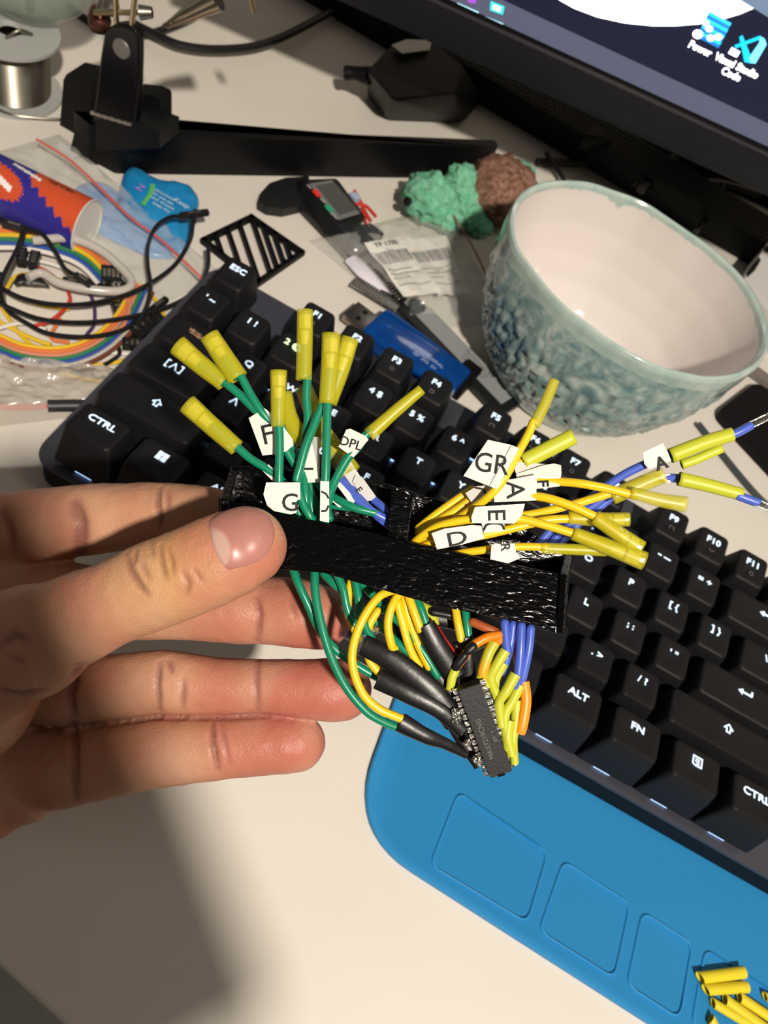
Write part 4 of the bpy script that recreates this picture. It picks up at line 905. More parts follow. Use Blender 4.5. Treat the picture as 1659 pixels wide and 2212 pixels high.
# palm and wrist
limb([(60, 1200, 211, 80), (-140, 1240, 210, 110), (-520, 1400, 200, 150)], 0.85)
limb([(60, 1310, 212, 85), (-140, 1330, 211, 120), (-520, 1450, 200, 160)], 0.85)
limb([(50, 1490, 213, 90), (-140, 1470, 211, 130), (-520, 1480, 200, 160)], 0.85)
limb([(40, 1670, 213, 112), (-60, 1680, 212, 145), (-250, 1640, 208, 160), (-520, 1520, 200, 160)], 0.85)
limb([(30, 1400, 186, 120), (-100, 1480, 192, 185), (-260, 1500, 200, 190), (-520, 1480, 198, 170)], 0.85)
limb([(-500, 1460, 200, 225), (-640, 1480, 194, 215), (-900, 1540, 182, 240), (-1500, 1700, 160, 320)], 0.68)
def remesh(g, voxel, smooth_it, fac=0.5):
    me = bpy.data.meshes.new('tmp'); me.from_pydata([v * S for v in g.v], [], g.f)
    o = bpy.data.objects.new('tmp', me); C.objects.link(o)
    m = o.modifiers.new('r', 'REMESH'); m.mode = 'VOXEL'; m.voxel_size = voxel * S
    s = o.modifiers.new('s', 'SMOOTH'); s.factor = fac; s.iterations = smooth_it
    dg = bpy.context.evaluated_depsgraph_get(); me2 = bpy.data.meshes.new_from_object(o.evaluated_get(dg))
    vs = [v.co / S for v in me2.vertices]; fs = [tuple(p.vertices) for p in me2.polygons]
    bpy.data.objects.remove(o); bpy.data.meshes.remove(me); bpy.data.meshes.remove(me2)
    return vs, fs
hv, hf = remesh(hg, 0.5, 10)
bvh = BVHTree.FromPolygons(hv, hf)
def hit(px, py):
    d = ray(px, py).normalized(); h = bvh.ray_cast(CAM, d); return (h[0], h[1]) if h[0] is not None else (None, None)
# creases: polylines in the photo laid on the skin; (points, depth mm, half width mm)
creases = [
 ([(99, 1575), (160, 1569), (219, 1564), (290, 1555), (351, 1548), (400, 1549), (460, 1550), (520, 1547), (570, 1545), (620, 1549), (669, 1556)], 0.34, 0.9),
 ([(344, 1052), (340, 1085), (346, 1120), (344, 1140)], 0.5, 0.9), ([(362, 1056), (362, 1100)], 0.25, 0.8), ([(4, 1100), (25, 1150), (30, 1200)], 0.35, 1.5),
 ([(160, 1085), (175, 1130), (172, 1200)], 0.6, 2.0),
 ([(345, 1430), (340, 1480), (345, 1536)], 0.45, 0.9), ([(364, 1424), (372, 1450)], 0.3, 0.8), ([(395, 1470), (395, 1530)], 0.3, 0.9), ([(557, 1425), (554, 1470), (557, 1535)], 0.3, 0.9),
 ([(460, 1555), (460, 1600), (470, 1660)], 0.45, 0.9), ([(478, 1560), (485, 1600), (495, 1650)], 0.2, 0.7),
 ([(555, 1290), (562, 1330), (556, 1385)], 0.35, 0.9), ([(628, 1290), (638, 1330)], 0.25, 0.8), ([(680, 1330), (688, 1380)], 0.2, 0.8),
 ([(160, 1560), (162, 1620), (162, 1730)], 0.5, 1.4), ([(170, 1440), (150, 1500), (160, 1550)], 0.5, 1.5),
 ([(272, 1195), (280, 1228), (300, 1262), (318, 1285)], 0.4, 0.9), ([(292, 1188), (290, 1215)], 0.25, 0.7), ([(305, 1215), (322, 1250)], 0.22, 0.7), ([(345, 1180), (350, 1220), (358, 1250)], 0.3, 0.7), ([(362, 1180), (372, 1215), (374, 1240)], 0.25, 0.6), ([(395, 1235), (408, 1262), (402, 1285)], 0.25, 0.7), ([(420, 1232), (436, 1255)], 0.18, 0.6), ([(325, 1170), (332, 1200)], 0.18, 0.6),
 ([(0, 1490), (45, 1500), (90, 1490)], 0.35, 1.2), ([(0, 1395), (30, 1372), (60, 1385)], 0.3, 1.4), ([(20, 1420), (50, 1432)], 0.2, 1.2),
]
segs = []
for pts, dp, w in creases:
    hp = []
    for (a, b) in zip(pts, pts[1:]):
        for k in range(6):
            t = k / 6; h, n = hit(a[0] + (b[0] - a[0]) * t, a[1] + (b[1] - a[1]) * t)
            if h is not None: hp.append(h)
    h, n = hit(*pts[-1])
    if h is not None: hp.append(h)
    m = len(hp)
    for i in range(m - 1):
        if (hp[i + 1] - hp[i]).length < 6: segs.append((hp[i], hp[i + 1], 1.5 * dp * min(1, 0.4 + 2.2 * min(i + 0.5, m - i - 1.5) / max(1, m)), w))
nrm = [V() for _ in hv]
for f in hf:
    n = (hv[f[1]] - hv[f[0]]).cross(hv[f[2]] - hv[f[0]])
    for i in f: nrm[i] += n
for n in nrm: n.normalize()
if sum(n.dot(CFW) for n, v in zip(nrm[:2000], hv[:2000])) and (bvh.find_nearest(hv[0])[1].dot(nrm[0]) < 0): nrm = [-n for n in nrm]
# the outward side: compare with the ray hit normal
hh_, hn_ = hit(400, 1240)
if hn_ is not None:
    i0 = min(range(len(hv)), key=lambda i: (hv[i] - hh_).length)
    if nrm[i0].dot(CFW) > 0: nrm = [-n for n in nrm]
groove = [0.0] * len(hv)
cell = {}
for s in segs:
    for q in (s[0], s[1], (s[0] + s[1]) / 2):
        k = (int(q.x // 4), int(q.y // 4), int(q.z // 4))
        for dx in (-1, 0, 1):
            for dy in (-1, 0, 1):
                for dz in (-1, 0, 1): cell.setdefault((k[0] + dx, k[1] + dy, k[2] + dz), set()).add(s[:1] and id(s)) or None
sid = {id(s): s for s in segs}
for i, v in enumerate(hv):
    c = cell.get((int(v.x // 4), int(v.y // 4), int(v.z // 4)))
    if not c: continue
    for k in c:
        a, b, dp, w = sid[k]; ab = b - a; t = max(0, min(1, (v - a).dot(ab) / max(1e-6, ab.length_squared))); d = (v - a - ab * t).length
        w *= 0.8
        if d < 3 * w: groove[i] = max(groove[i], dp * math.exp(-(d / w) ** 2))
def prj(v):
    q = RC @ (v - CAM); return 829.5 + FPX * q.x / q.z, 1106 + FPX * q.y / q.z
BASE, RED, YEL, PALE = V(lin('bb8d70')[:3]), V(lin('b56c5c')[:3]), V(lin('c09460')[:3]), V(lin('c59f84')[:3])
tips = [(P(700, 1340, 190), 12), (P(730, 1480, 192), 22), (P(620, 1600, 192), 22), (P(560, 1200, 158), 12), (P(660, 1500, 192), 20)]
cols = []
nv_ = []
thumb_k = P(350, 1230, 158)
for i, v in enumerate(hv):
    c = BASE.copy(); x, y = prj(v)
    for p, r in tips:
        d = (v - p).length; c = c.lerp(RED, 0.75 * math.exp(-(d / r) ** 2))
    d = (v - thumb_k).length; c = c.lerp(YEL, 0.8 * math.exp(-(d / 11) ** 2))
    k = max(0, min(1, (260 - x) / 400)) ; c = c.lerp(RED, 0.3 * k)
    n = noise.noise(v * 0.09); c = c.lerp(RED if n > 0 else PALE, min(0.4, abs(n) * 0.7))
    c = c * (1 - 0.42 * min(1, groove[i] / 0.5)); c = V((c.x, c.y * (1 - 0.1 * min(1, groove[i] / 0.4)), c.z))  # grooves: redder fold skin, plus crease shade painted into the colour
    cols.append(c)
    nv_.append(v - nrm[i] * groove[i] + nrm[i] * 0.12 * noise.noise(v * 0.35))
hand = thing('person', P(-200, 1500, 215), "person's bare left hand holding the black wire block between thumb and fingers", 'person')
ho = mk('hand', nv_, hf, skin, hand, smooth=True, auto=180)
ca_ = ho.data.color_attributes.new('tone', 'FLOAT_COLOR', 'POINT')
for i, c in enumerate(cols): ca_.data[i].color = (c.x, c.y, c.z, 1)
# thumb nail
def nail_mat():
    m = M('nail', 'c98f88', 0.33, spec=0.5, coat=0.1, sss=0.1); nt = m.node_tree; N = nt.nodes
    a = N.new('ShaderNodeAttribute'); a.attribute_name = 'tone'; nt.links.new(a.outputs['Color'], N['Principled BSDF'].inputs['Base Color']); return m
npx = [(449, 1128), (474, 1108), (500, 1097), (526, 1092), (550, 1094), (572, 1104), (588, 1122), (596, 1148), (592, 1175), (580, 1198), (560, 1214), (535, 1224), (510, 1230), (490, 1232), (474, 1213), (462, 1190), (454, 1160)]
cx_, cy_ = 522, 1160; nr = 14; nvs = []; ncol = []
fine_n = []
for i in range(len(npx)):
    a, b = npx[i], npx[(i + 1) % len(npx)]; z_, y_ = npx[i - 1], npx[(i + 2) % len(npx)]
    for k in range(4):
        t = k / 4; q = [0.5 * ((2 * a[j]) + (-z_[j] + b[j]) * t + (2 * z_[j] - 5 * a[j] + 4 * b[j] - y_[j]) * t * t + (-z_[j] + 3 * a[j] - 3 * b[j] + y_[j]) * t ** 3) for j in (0, 1)]; fine_n.append(q)
bvh2 = BVHTree.FromPolygons(nv_, hf)
nn = len(fine_n); PK, LUN, FREE, RIM = V(lin('ab756b')[:3]), V(lin('bf9c8f')[:3]), V(lin('cdb68c')[:3]), V(lin('c58a7c')[:3])
hitc = bvh2.ray_cast(CAM, ray(cx_, cy_).normalized())[0]
for r in range(nr + 1):
    s = r / nr
    for j, (x, y) in enumerate(fine_n):
        X, Y = cx_ + (x - cx_) * s, cy_ + (y - cy_) * s; h = bvh2.ray_cast(CAM, ray(X, Y).normalized()); p, n = h[0], h[1]
        if n.dot(CFW) > 0: n = -n
        off = 0.55 * (1 - s ** 3) + (0.22 if s < 0.97 else -0.25)
        nvs.append(p + n * off)
        c = PK.copy(); 
        lx = (X - 455) / 60 + (Y - 1180) / 260                # lunula near the base
        e = math.hypot((X - 462) / 34, (Y - 1190) / 42)
        c = c.lerp(LUN, max(0, min(1, (1.15 - e) * 5)))
        if s > 0.93 and x > 515 and y < 1212: c = FREE
        elif s > 0.97: c = RIM
        ncol.append(c)
nf_ = [[r * nn + j, r * nn + (j + 1) % nn, (r + 1) * nn + (j + 1) % nn, (r + 1) * nn + j] for r in range(nr) for j in range(nn)]
no = mk('thumb_nail', nvs, nf_, nail_mat(), ho, smooth=True, auto=180)
ca_ = no.data.color_attributes.new('tone', 'FLOAT_COLOR', 'POINT')
for i, c in enumerate(ncol): ca_.data[i].color = (c.x, c.y, c.z, 1)
# ================================================================= WIRE BLOCK held in the hand
def print_mat():
    m = M('printed_plastic', '040405', 0.16, spec=0.3); nt = m.node_tree; N = nt.nodes; L = nt.links; b = N['Principled BSDF']
    tc = N.new('ShaderNodeTexCoord'); mp = N.new('ShaderNodeMapping'); ax = (P(1200, 1370, 175) - P(700, 1240, 173)).normalized()
    mp.vector_type = 'TEXTURE'; rot = basis(ax, CDN).to_euler(); mp.inputs['Rotation'].default_value = rot; mp.inputs['Scale'].default_value = (2.6, 1, 1)
    t = N.new('ShaderNodeTexNoise'); t.inputs['Scale'].default_value = 1100; t.inputs['Detail'].default_value = 1.5; t.inputs['Distortion'].default_value = 0.5
    bn = N.new('ShaderNodeBump'); bn.inputs['Strength'].default_value = 1.0; bn.inputs['Distance'].default_value = 0.00028
    L.new(tc.outputs['Object'], mp.inputs['Vector']); L.new(mp.outputs['Vector'], t.inputs['Vector']); L.new(t.outputs['Fac'], bn.inputs['Height']); L.new(bn.outputs['Normal'], b.inputs['Normal'])
    return m
prt = print_mat()
hn = thing('wire_block', P(850, 1240, 178), 'black 3D-printed block bristling with labelled green, yellow and blue wires above a chip', 'wire block')
g = G()
def slab(px, th): pts = [P(*p) for p in px]; g.prism(pts, CFW * th)
slab([(470, 1075, 173.4), (620, 1112, 173.0), (830, 1158, 172.6), (1000, 1196, 172.3), (1207, 1240, 172.0), (1200, 1369, 169.2), (1150, 1350, 169.4), (940, 1308, 169.9), (700, 1238, 170.7), (600, 1230, 170.8), (480, 1195, 171.2)], 2.4)
slab([(500, 1005, 185.5), (560, 1008, 185.5), (820, 1040, 186), (900, 1066, 186.5), (968, 1085, 187), (1150, 1150, 187.5), (1219, 1198, 188), (1205, 1330, 188), (700, 1238, 186.5), (490, 1190, 185.5)], 2.4)
def wall(a, b, th):                                # a,b: (px,py) pairs at front and back, joined
    (f1, f2, b2, b1) = a; pts = [P(*f1), P(*f2), P(*b2), P(*b1)]
    n = (pts[1] - pts[0]).cross(pts[2] - pts[0]).normalized(); g.prism(pts, n * th)
wall(((1209, 1240, 172.2), (1201, 1368, 169.4), (1207, 1330, 188.5), (1220, 1198, 188.5)), 0, 1.6)
wall(((475, 1078, 171), (478, 1192, 171), (490, 1190, 187), (500, 1005, 187)), 0, 2.0)
wall(((838, 1158, 174), (838, 1260, 174), (850, 1240, 187), (848, 1056, 187)), 0, 2.0)
wall(((880, 1166, 174), (880, 1270, 174), (893, 1250, 187), (895, 1066, 187)), 0, -2.0)
hb = g.mk('holder_body', prt, hn)
bv = hb.modifiers.new('b', 'BEVEL'); bv.width = 0.0003; bv.segments = 2; bv.limit_method = 'ANGLE'
g = G(); slab([(846, 1060, 175.5), (888, 1070, 175.5), (876, 1168, 174.5), (838, 1160, 174.5)], 9); g.mk('divider_block', prt, hn)

wg = M('wire_green', '12805f', 0.3, coat=0.2); wy = M('wire_yellow', 'e6c31f', 0.32, coat=0.2); wbl = M('wire_blue', '4a63c4', 0.35, coat=0.15)
wo = M('wire_orange', 'e8821c', 0.35); wdo = M('wire_dull_orange', 'a8552a', 0.4); wbk = M('wire_black', '17171a', 0.4); wrd = M('wire_bright_red', 'c8261c', 0.35)
hs = M('shrink_yellow', 'cfc728', 0.33, alpha=0.40, spec=0.5); hs2 = M('shrink_olive', 'b9bd33', 0.4, spec=0.4); hsb = M('shrink_black', '141416', 0.36, bump=(0.4, 0.3))
core_y = M('connector_cream', 'ffef7a', 0.5); core_w = M('pin_silver', 'c8c4ba', 0.22, 1.0, bump=(1.2, 0.4))
WM = {'g': wg, 'y': wy, 'b': wbl, 'o': wo, 'do': wdo, 'k': wbk, 'r': wrd}
WR = {'g': 0.92, 'y': 0.92, 'b': 0.92, 'o': 0.95, 'do': 0.9, 'k': 0.9, 'r': 0.7}
def wire(c, px, r=None, name='wire', mat=None):
    return G().sweep([P(*p) for p in px], r or WR[c], n=12, cap='round').mk(name, mat or WM[c], hn, smooth=True)
def shrink(par, px, r0, r1, mat=None, flat=0.72, core=None, tip=True, closed=False, name='heat_shrink'):
    """sleeve from the free end px[0] to the wire end px[-1]; r0/r1 half widths in mm"""
    pts = [P(*p) for p in px]; n = len(pts); ra = [r0 + (r1 - r0) * i / (n - 1) for i in range(n)]
    o = G().sweep(pts, ra, [a * flat for a in ra], n=20, cap=closed, sub=8).mk(name, mat or hs, par, smooth=True)
    if not closed:
        s = o.modifiers.new('s', 'SOLIDIFY'); s.thickness = 0.00022; s.offset = -1
    if core:
        d = pts[1] - pts[0] if n > 2 else pts[-1] - pts[0]; a = pts[0] + d.normalized() * 1.1; L_ = (pts[-1] - pts[0]).length
        b = pts[0].lerp(pts[-1], 0.62) if n == 2 else pts[n // 2]
        G().sweep([a, a.lerp(b, 0.45)], [r0 * 0.72, r0 * 0.72], [r0 * 0.5] * 2, n=4, up=-CFW).mk('connector_core', core_y, o)
        G().sweep([a.lerp(b, 0.55), b], [r0 * 0.55, r0 * 0.42], [r0 * 0.4] * 2, n=8).mk('connector_core', core_y, o)
        ins = [p for p in pts if (p - pts[-1]).length < 0.45 * L_] or [pts[-1]]
        G().sweep([b, pts[-1]], [0.85, 0.85], n=8).mk('wire_end', par.data.materials[0] if par is not hn else hs2, o, smooth=True)
        if tip: G().sweep([pts[0] + d.normalized() * 0.15, a], [r0 * 0.45] * 2, [r0 * 0.3] * 2, n=6).mk('contact_pin', core_w, o)
    return o
FL = {}
def onplane(c, n, p, off=0.0):
    d = (V(p) - CAM).normalized(); h = CAM + d * ((c - CAM).dot(n) / d.dot(n)); return h - d * off
def flag(par, px, name='paper_flag', mat=None):
    pts = [P(*p) for p in px]; c = sum(pts, V()) / len(pts); n = V()
    for a, b in zip(pts, pts[1:] + pts[:1]): n += (a - c).cross(b - c)
    n.normalize(); pts = [onplane(c, n, p) for p in pts]
    o = G().prism(pts, CFW * 0.15).mk(name, mat or paper, par); FL[o] = (c, n); FL['last'] = (c, n); return o
def dirpx(ax, ay): return (CRX * ax + CDN * ay).normalized()
def write(par, s, x, y, d, h, xd=(1, 0), bold=0.0, sx=1.0):
    X = dirpx(*xd); Y = dirpx(xd[1], -xd[0]); gg = G(); o = P(x, y, d); text_geo(gg, s, o, X, Y, px2mm(h, d) / 0.70, bold=bold + 0.03, ext=0.04, sx=sx)
    zd = X.cross(Y); c, n = FL.get(par, FL['last'])
    gg.v = [onplane(c, n, v, 0.10 if (v - o).dot(zd) > 0 else 0.02) for v in gg.v]
    return gg.mk('lettering', ink, par)
def inkline(par, px, r=0.2):
    pts = [P(*p) for p in px]
    if par in FL: pts = [onplane(*FL[par], p, 0.07) for p in pts]
    return G().sweep(pts, r, 0.06, n=6).mk('lettering', ink, par, smooth=True)
# ---- far layer: wires behind, blue bunch at the left slot
w = wire('b', [(700, 950, 184), (745, 1030, 183), (780, 1080, 181), (812, 1112, 179), (840, 1135, 179)])
shrink(w, [(655, 835, 186), (700, 950, 184)], 2.0, 2.3, core=True); flag(w, [(738, 1000, 181.6), (758, 998, 181.6), (800, 1062, 181.4), (782, 1078, 181.4), (735, 1015, 181.6)], mat=paper_grey)
w = wire('b', [(760, 1020, 184), (800, 1072, 182), (830, 1098, 180), (850, 1115, 180)])
shrink(w, [(690, 925, 185), (758, 1022, 183)], 2.1, 2.5, core=True, tip=False)
flag(w, [(768, 1026, 180.8), (782, 1030, 180.8), (812, 1072, 180.6), (806, 1080, 180.6), (786, 1084, 180.8), (762, 1040, 181)], mat=paper_grey); write(w, 'E', 776, 1058, 180.3, 14, (0.6, 0.8))
w = wire('b', [(735, 1040, 180), (770, 1078, 178.6), (800, 1102, 178), (835, 1122, 178.5)]); flag(w, [(723, 1042, 178.6), (735, 1042, 178.6), (768, 1078, 177.8), (764, 1088, 177.8), (757, 1088, 177.8)], name='paper_sleeve')
w = wire('g', [(622, 978, 184), (650, 1010, 182), (700, 1060, 180), (740, 1085, 178), (770, 1098, 177.6), (810, 1108, 178)]); flag(w, [(714, 1070, 178.3), (722, 1075, 178.3), (738, 1095, 178), (732, 1096, 178), (714, 1080, 178)])
wire('g', [(655, 990, 185), (680, 1030, 183), (700, 1075, 182), (712, 1120, 181)]); wire('g', [(640, 975, 186), (665, 1020, 184), (672, 1080, 182), (690, 1130, 181)])
wire('g', [(690, 1085, 180), (720, 1095, 179), (760, 1100, 178.5), (800, 1105, 180)], r=0.5)
w = wire('g', [(600, 905, 183), (620, 950, 182), (645, 1000, 181), (672, 1060, 180), (690, 1120, 180)])
shrink(w, [(612, 850, 185), (625, 905, 184), (655, 955, 183)], 2.0, 2.1, mat=hs)
# ---- green wires with labelled tubes
w = wire('g', [(508, 962, 177), (540, 990, 177), (575, 1012, 177), (610, 1040, 177.5), (640, 1090, 179), (652, 1140, 180)])
shrink(w, [(404, 872, 177), (455, 918, 177), (512, 968, 177)], 2.25, 1.9, core=True)
flag(w, [(568, 1018, 176.6), (580, 1003, 176.4), (595, 1018, 176.4), (603, 1042, 176.6), (590, 1040, 176.6)])
w = wire('g', [(486, 826, 178), (520, 855, 178), (555, 890, 178), (590, 930, 178.5), (640, 1000, 179), (672, 1060, 180), (690, 1130, 180)])
shrink(w, [(383, 745, 178), (430, 785, 178), (484, 828, 178)], 2.35, 1.9, core=True)
w = wire('g', [(520, 812, 177), (540, 850, 177), (562, 885, 177), (585, 915, 177.6), (620, 975, 178.4), (660, 1050, 179), (680, 1130, 180)])
shrink(w, [(452, 724, 177), (482, 770, 177), (514, 818, 177)], 2.15, 2.35, core=True)
fl = flag(w, [(537, 903, 177.2), (572, 882, 176.3), (600, 905, 176.2), (632, 948, 177), (634, 962, 177), (618, 975, 177), (590, 982, 176.2), (567, 984, 177.2)]); write(w, 'F', 577, 938, 175.6, 42, (0.95, -0.22))
w = wire('g', [(602, 915, 174), (604, 960, 174), (603, 1035, 174), (606, 1080, 175), (618, 1130, 177)])
shrink(w, [(602, 800, 174), (601, 860, 174), (600, 922, 174)], 1.8, 1.4, core=True)
fl = flag(w, [(575, 1042, 171.9), (648, 1042, 172), (649, 1078, 172), (640, 1082, 172), (645, 1092, 171.6), (640, 1108, 171.6), (628, 1111, 171.6), (592, 1104, 171.4), (577, 1092, 171.4), (569, 1068, 171.6)]); write(fl, 'G', 627, 1085, 171.1, 38)
w = wire('g', [(664, 815, 179), (662, 860, 179), (665, 905, 179), (658, 960, 178.5), (655, 1010, 178), (660, 1070, 177), (668, 1130, 178)])
shrink(w, [(659, 669, 179), (658, 745, 179), (656, 821, 179)], 1.75, 1.78, core=True)
fl = flag(w, [(646, 1043, 177), (650, 1000, 177), (662, 945, 177), (673, 942, 177), (683, 1000, 177), (688, 1042, 177)]); inkline(fl, [(655, 1013, 176.8), (677, 1013, 176.8)], 0.25); flag(w, [(673, 942, 177.2), (690, 945, 179), (690, 1042, 179), (688, 1042, 177.2)], mat=paper_grey)
w = wire('g', [(708, 862, 175), (706, 920, 174.5), (705, 980, 174), (703, 1040, 174), (702, 1100, 174.5), (700, 1140, 177)])
shrink(w, [(716, 720, 175), (712, 795, 175), (706, 872, 175)], 2.0, 1.75, core=True)
fl = flag(w, [(692, 1039, 172.2), (711, 1040, 172.2), (711, 1129, 172), (691, 1125, 172)], name='paper_sleeve'); inkline(fl, [(694, 1062, 171.8), (704, 1067, 171.8), (710, 1077, 171.8)]); inkline(fl, [(694, 1104, 171.7), (704, 1103, 171.7), (710, 1092, 171.7)])
w = wire('g', [(700, 866, 176.5), (682, 910, 176), (662, 960, 175.2), (648, 1010, 175), (641, 1043, 175), (655, 1090, 174.8), (672, 1120, 175), (680, 1150, 177)])
shrink(w, [(757, 730, 176.4), (735, 800, 176.4), (708, 870, 176.4)], 1.9, 2.0, core=True)
w = wire('g', [(800, 932, 175), (786, 945, 175), (772, 968, 175), (752, 988, 175), (728, 1030, 175.4), (715, 1060, 176), (705, 1100, 177), (690, 1140, 178)])
shrink(w, [(911, 841, 175), (855, 888, 175), (797, 940, 175)], 1.15, 1.55, core=False)
fl = flag(w, [(731, 965, 174.6), (748, 928, 174.4), (757, 926, 174.4), (790, 942, 173.8), (796, 950, 173.8), (764, 988, 174), (757, 984, 174)]); write(fl, 'DPL', 758, 957, 173.5, 20, (0.95, 0.30))
# ---- yellow wires at the right slot
w = wire('y', [(1152, 912, 173), (1140, 940, 173), (1115, 985, 172.6), (1088, 1035, 172.4), (1058, 1070, 173), (1020, 1100, 175), (960, 1140, 177), (900, 1180, 178)])
shrink(w, [(1199, 820, 173), (1178, 870, 173), (1154, 920, 173)], 1.1, 1.25, mat=hs)
fl = flag(w, [(1001, 1028, 171.6), (1054, 950, 171.6), (1104, 961, 171.3), (1122, 968, 171.2), (1074, 1057, 171.2), (1056, 1050, 171.4)]); write(fl, 'GR', 1062, 1001, 171.3, 42, (0.985, 0.14), sx=0.95)
inkline(fl, [(1104, 962, 171.3), (1057, 1050, 171.3)], 0.05)  # no letter: thin dark line painting the shade of the paper fold
w = wire('y', [(1135, 990, 177), (1110, 1008, 177), (1080, 1030, 177.4), (1040, 1062, 177.8), (980, 1105, 178), (905, 1150, 179)])
shrink(w, [(1238, 943, 176.5), (1185, 970, 176.5), (1130, 998, 176.5)], 1.75, 1.75, mat=hs2, core=True)
fl = flag(w, [(1107, 997, 175.6), (1198, 1004, 175.6), (1190, 1040, 175.6), (1115, 1024, 175.6)], mat=paper_grey)
w = wire('y', [(1150, 1038, 175.2), (1195, 1040, 174.4), (1250, 1044, 173), (1310, 1055, 172.6), (1370, 1070, 172.4)])
shrink(w, [(1482, 1090, 172), (1425, 1080, 172), (1362, 1064, 172)], 1.7, 1.3, mat=hs, core=False)
fl = flag(w, [(1115, 1024, 174.8), (1170, 1006, 174.6), (1197, 1001, 174.4), (1212, 1005, 174), (1213, 1022, 173.6), (1208, 1051, 173.2), (1160, 1056, 173.6), (1120, 1062, 174.8)]); write(fl, 'F', 1173, 1044, 173, 24, (0.05, 1), bold=0.04)
w = wire('y', [(1100, 1066, 175), (1150, 1071, 173.6), (1190, 1078, 172.6), (1240, 1095, 172), (1290, 1118, 171.8)])
shrink(w, [(1386, 1185, 171), (1340, 1155, 171.2), (1285, 1117, 171.6)], 1.7, 1.6, mat=hs, core=True)
fl = flag(w, [(1078, 1040, 173.4), (1160, 1025, 172.8), (1158, 1081, 172.6), (1068, 1085, 173.6), (1066, 1060, 173.8)]); write(fl, 'A', 1114, 1058, 172.2, 40, (0.05, 1))
w = wire('y', [(880, 1190, 178), (905, 1163, 176), (945, 1138, 174.6), (1000, 1124, 173.6), (1060, 1120, 173), (1120, 1121, 172.8), (1170, 1132, 172.4), (1238, 1152, 172)])
shrink(w, [(1392, 1212, 170.8), (1320, 1184, 171.2), (1238, 1152, 171.6)], 2.0, 1.45, mat=hs, core=True, flat=0.8)
fl = flag(w, [(1026, 1095, 171.6), (1134, 1088, 171.4), (1128, 1112, 171.2), (1112, 1131, 171.2), (1020, 1130, 171.4), (1018, 1118, 171.4)]); write(fl, 'E', 1073, 1112, 170.9, 38, (0.03, 1))
flag(w, [(1040, 1130, 172.9), (1090, 1132, 172.9), (1088, 1146, 172.9), (1046, 1152, 172.9)]); inkline(w, [(1045, 1146, 172.6), (1052, 1134, 172.6), (1068, 1131, 172.6), (1084, 1134, 172.6), (1090, 1144, 172.6)])
flag(w, [(1005, 1065, 176), (1030, 1050, 176), (1062, 1048, 175.6), (1070, 1082, 175.4), (1020, 1088, 175.8)], mat=paper_grey); inkline(w, [(1028, 1054, 175.2), (1045, 1058, 175.2), (1048, 1070, 175.2)])
w = wire('y', [(900, 1188, 177.5), (930, 1175, 176), (980, 1165, 174.6), (1045, 1156, 174), (1120, 1138, 174), (1180, 1124, 174.2), (1235, 1120, 174.4)])
shrink(w, [(1360, 1122, 173.6), (1300, 1122, 174), (1228, 1118, 174.2)], 1.5, 1.5, mat=hs, core=True)
fl = flag(w, [(932, 1152, 171.8), (960, 1142, 171.7), (1020, 1134, 171.7), (1040, 1136, 171.7), (1046, 1163, 171.7), (1000, 1176, 171.7), (944, 1187, 171.8), (938, 1168, 171.8)]); write(fl, 'D', 987, 1163, 172.3, 30, (0.98, -0.2), sx=1.5)
w = wire('y', [(960, 1205, 178), (990, 1196, 176), (1030, 1190, 175), (1080, 1184, 174.6), (1130, 1181, 174.4), (1180, 1182, 174.4)], r=0.85)
shrink(w, [(1310, 1190, 174.2), (1240, 1187, 174.2), (1168, 1184, 174.2)], 1.2, 1.2, mat=hs, core=False)
fl = flag(w, [(1062, 1176, 171.4), (1112, 1174, 171.4), (1115, 1194, 171.3), (1126, 1205, 171.3), (1097, 1217, 171.3), (1059, 1208, 171.3)]); write(fl, 'R', 1092, 1182, 173, 20, (0.05, 1))
w = wire('y', [(940, 1180, 178), (990, 1130, 178), (1060, 1118, 177.5), (1140, 1112, 177), (1230, 1092, 176), (1330, 1062, 175)])
shrink(w, [(1434, 1026, 174.4), (1380, 1048, 174.6), (1322, 1074, 175)], 1.8, 1.7, mat=hs, core=False)
wire('y', [(905, 1140, 180), (950, 1105, 179.6), (1000, 1070, 179.5), (1020, 1058, 179.5)])
# ---- blue wires at the right
w = wire('b', [(1160, 1178, 181), (1210, 1125, 180), (1270, 1080, 178), (1340, 1030, 176), (1400, 1000, 174.6), (1450, 980, 174), (1560, 945, 173.4)])
s = shrink(w, [(1582, 938, 173), (1520, 957, 173), (1448, 985, 173.2)], 1.5, 1.6, mat=hs2, flat=0.8, core=False)
fl = flag(w, [(1388, 978, 172.4), (1432, 957, 172.4), (1442, 975, 172.2), (1450, 995, 172.2), (1402, 1014, 172.4), (1392, 1002, 172.6)]); write(fl, 'A', 1428, 1000, 172, 26, (0.94, -0.3), bold=0.12)
shrink(w, [(1560, 968, 174.6), (1510, 990, 174.8), (1472, 1004, 175)], 1.0, 1.0, mat=hs2, core=False)
w2 = wire('b', [(1575, 942, 172.8), (1598, 932, 172.6), (1620, 920, 172.6)], r=0.95)
def bare(par, px):
    o = G().sweep([P(*p) for p in px], [0.62] * len(px), n=8).mk('crimp_contact', core_w, par, smooth=True)
    gg = G()
    for k in range(5):
        a = P(*px[0]).lerp(P(*px[-1]), (k + 0.5) / 5); gg.box(a, 0.8, 1.5, 0.5, R=basis(P(*px[-1]) - P(*px[0]), CDN))
    gg.mk('crimp_teeth', core_w, o)
bare(w2, [(1620, 919, 172.4), (1640, 910, 172.2), (1668, 896, 172)])
w = wire('b', [(1182, 1182, 182), (1230, 1130, 181), (1300, 1080, 179.5), (1370, 1045, 178), (1420, 1034, 176.6), (1470, 1034, 175.4), (1530, 1048, 174.6), (1600, 1072, 174)])
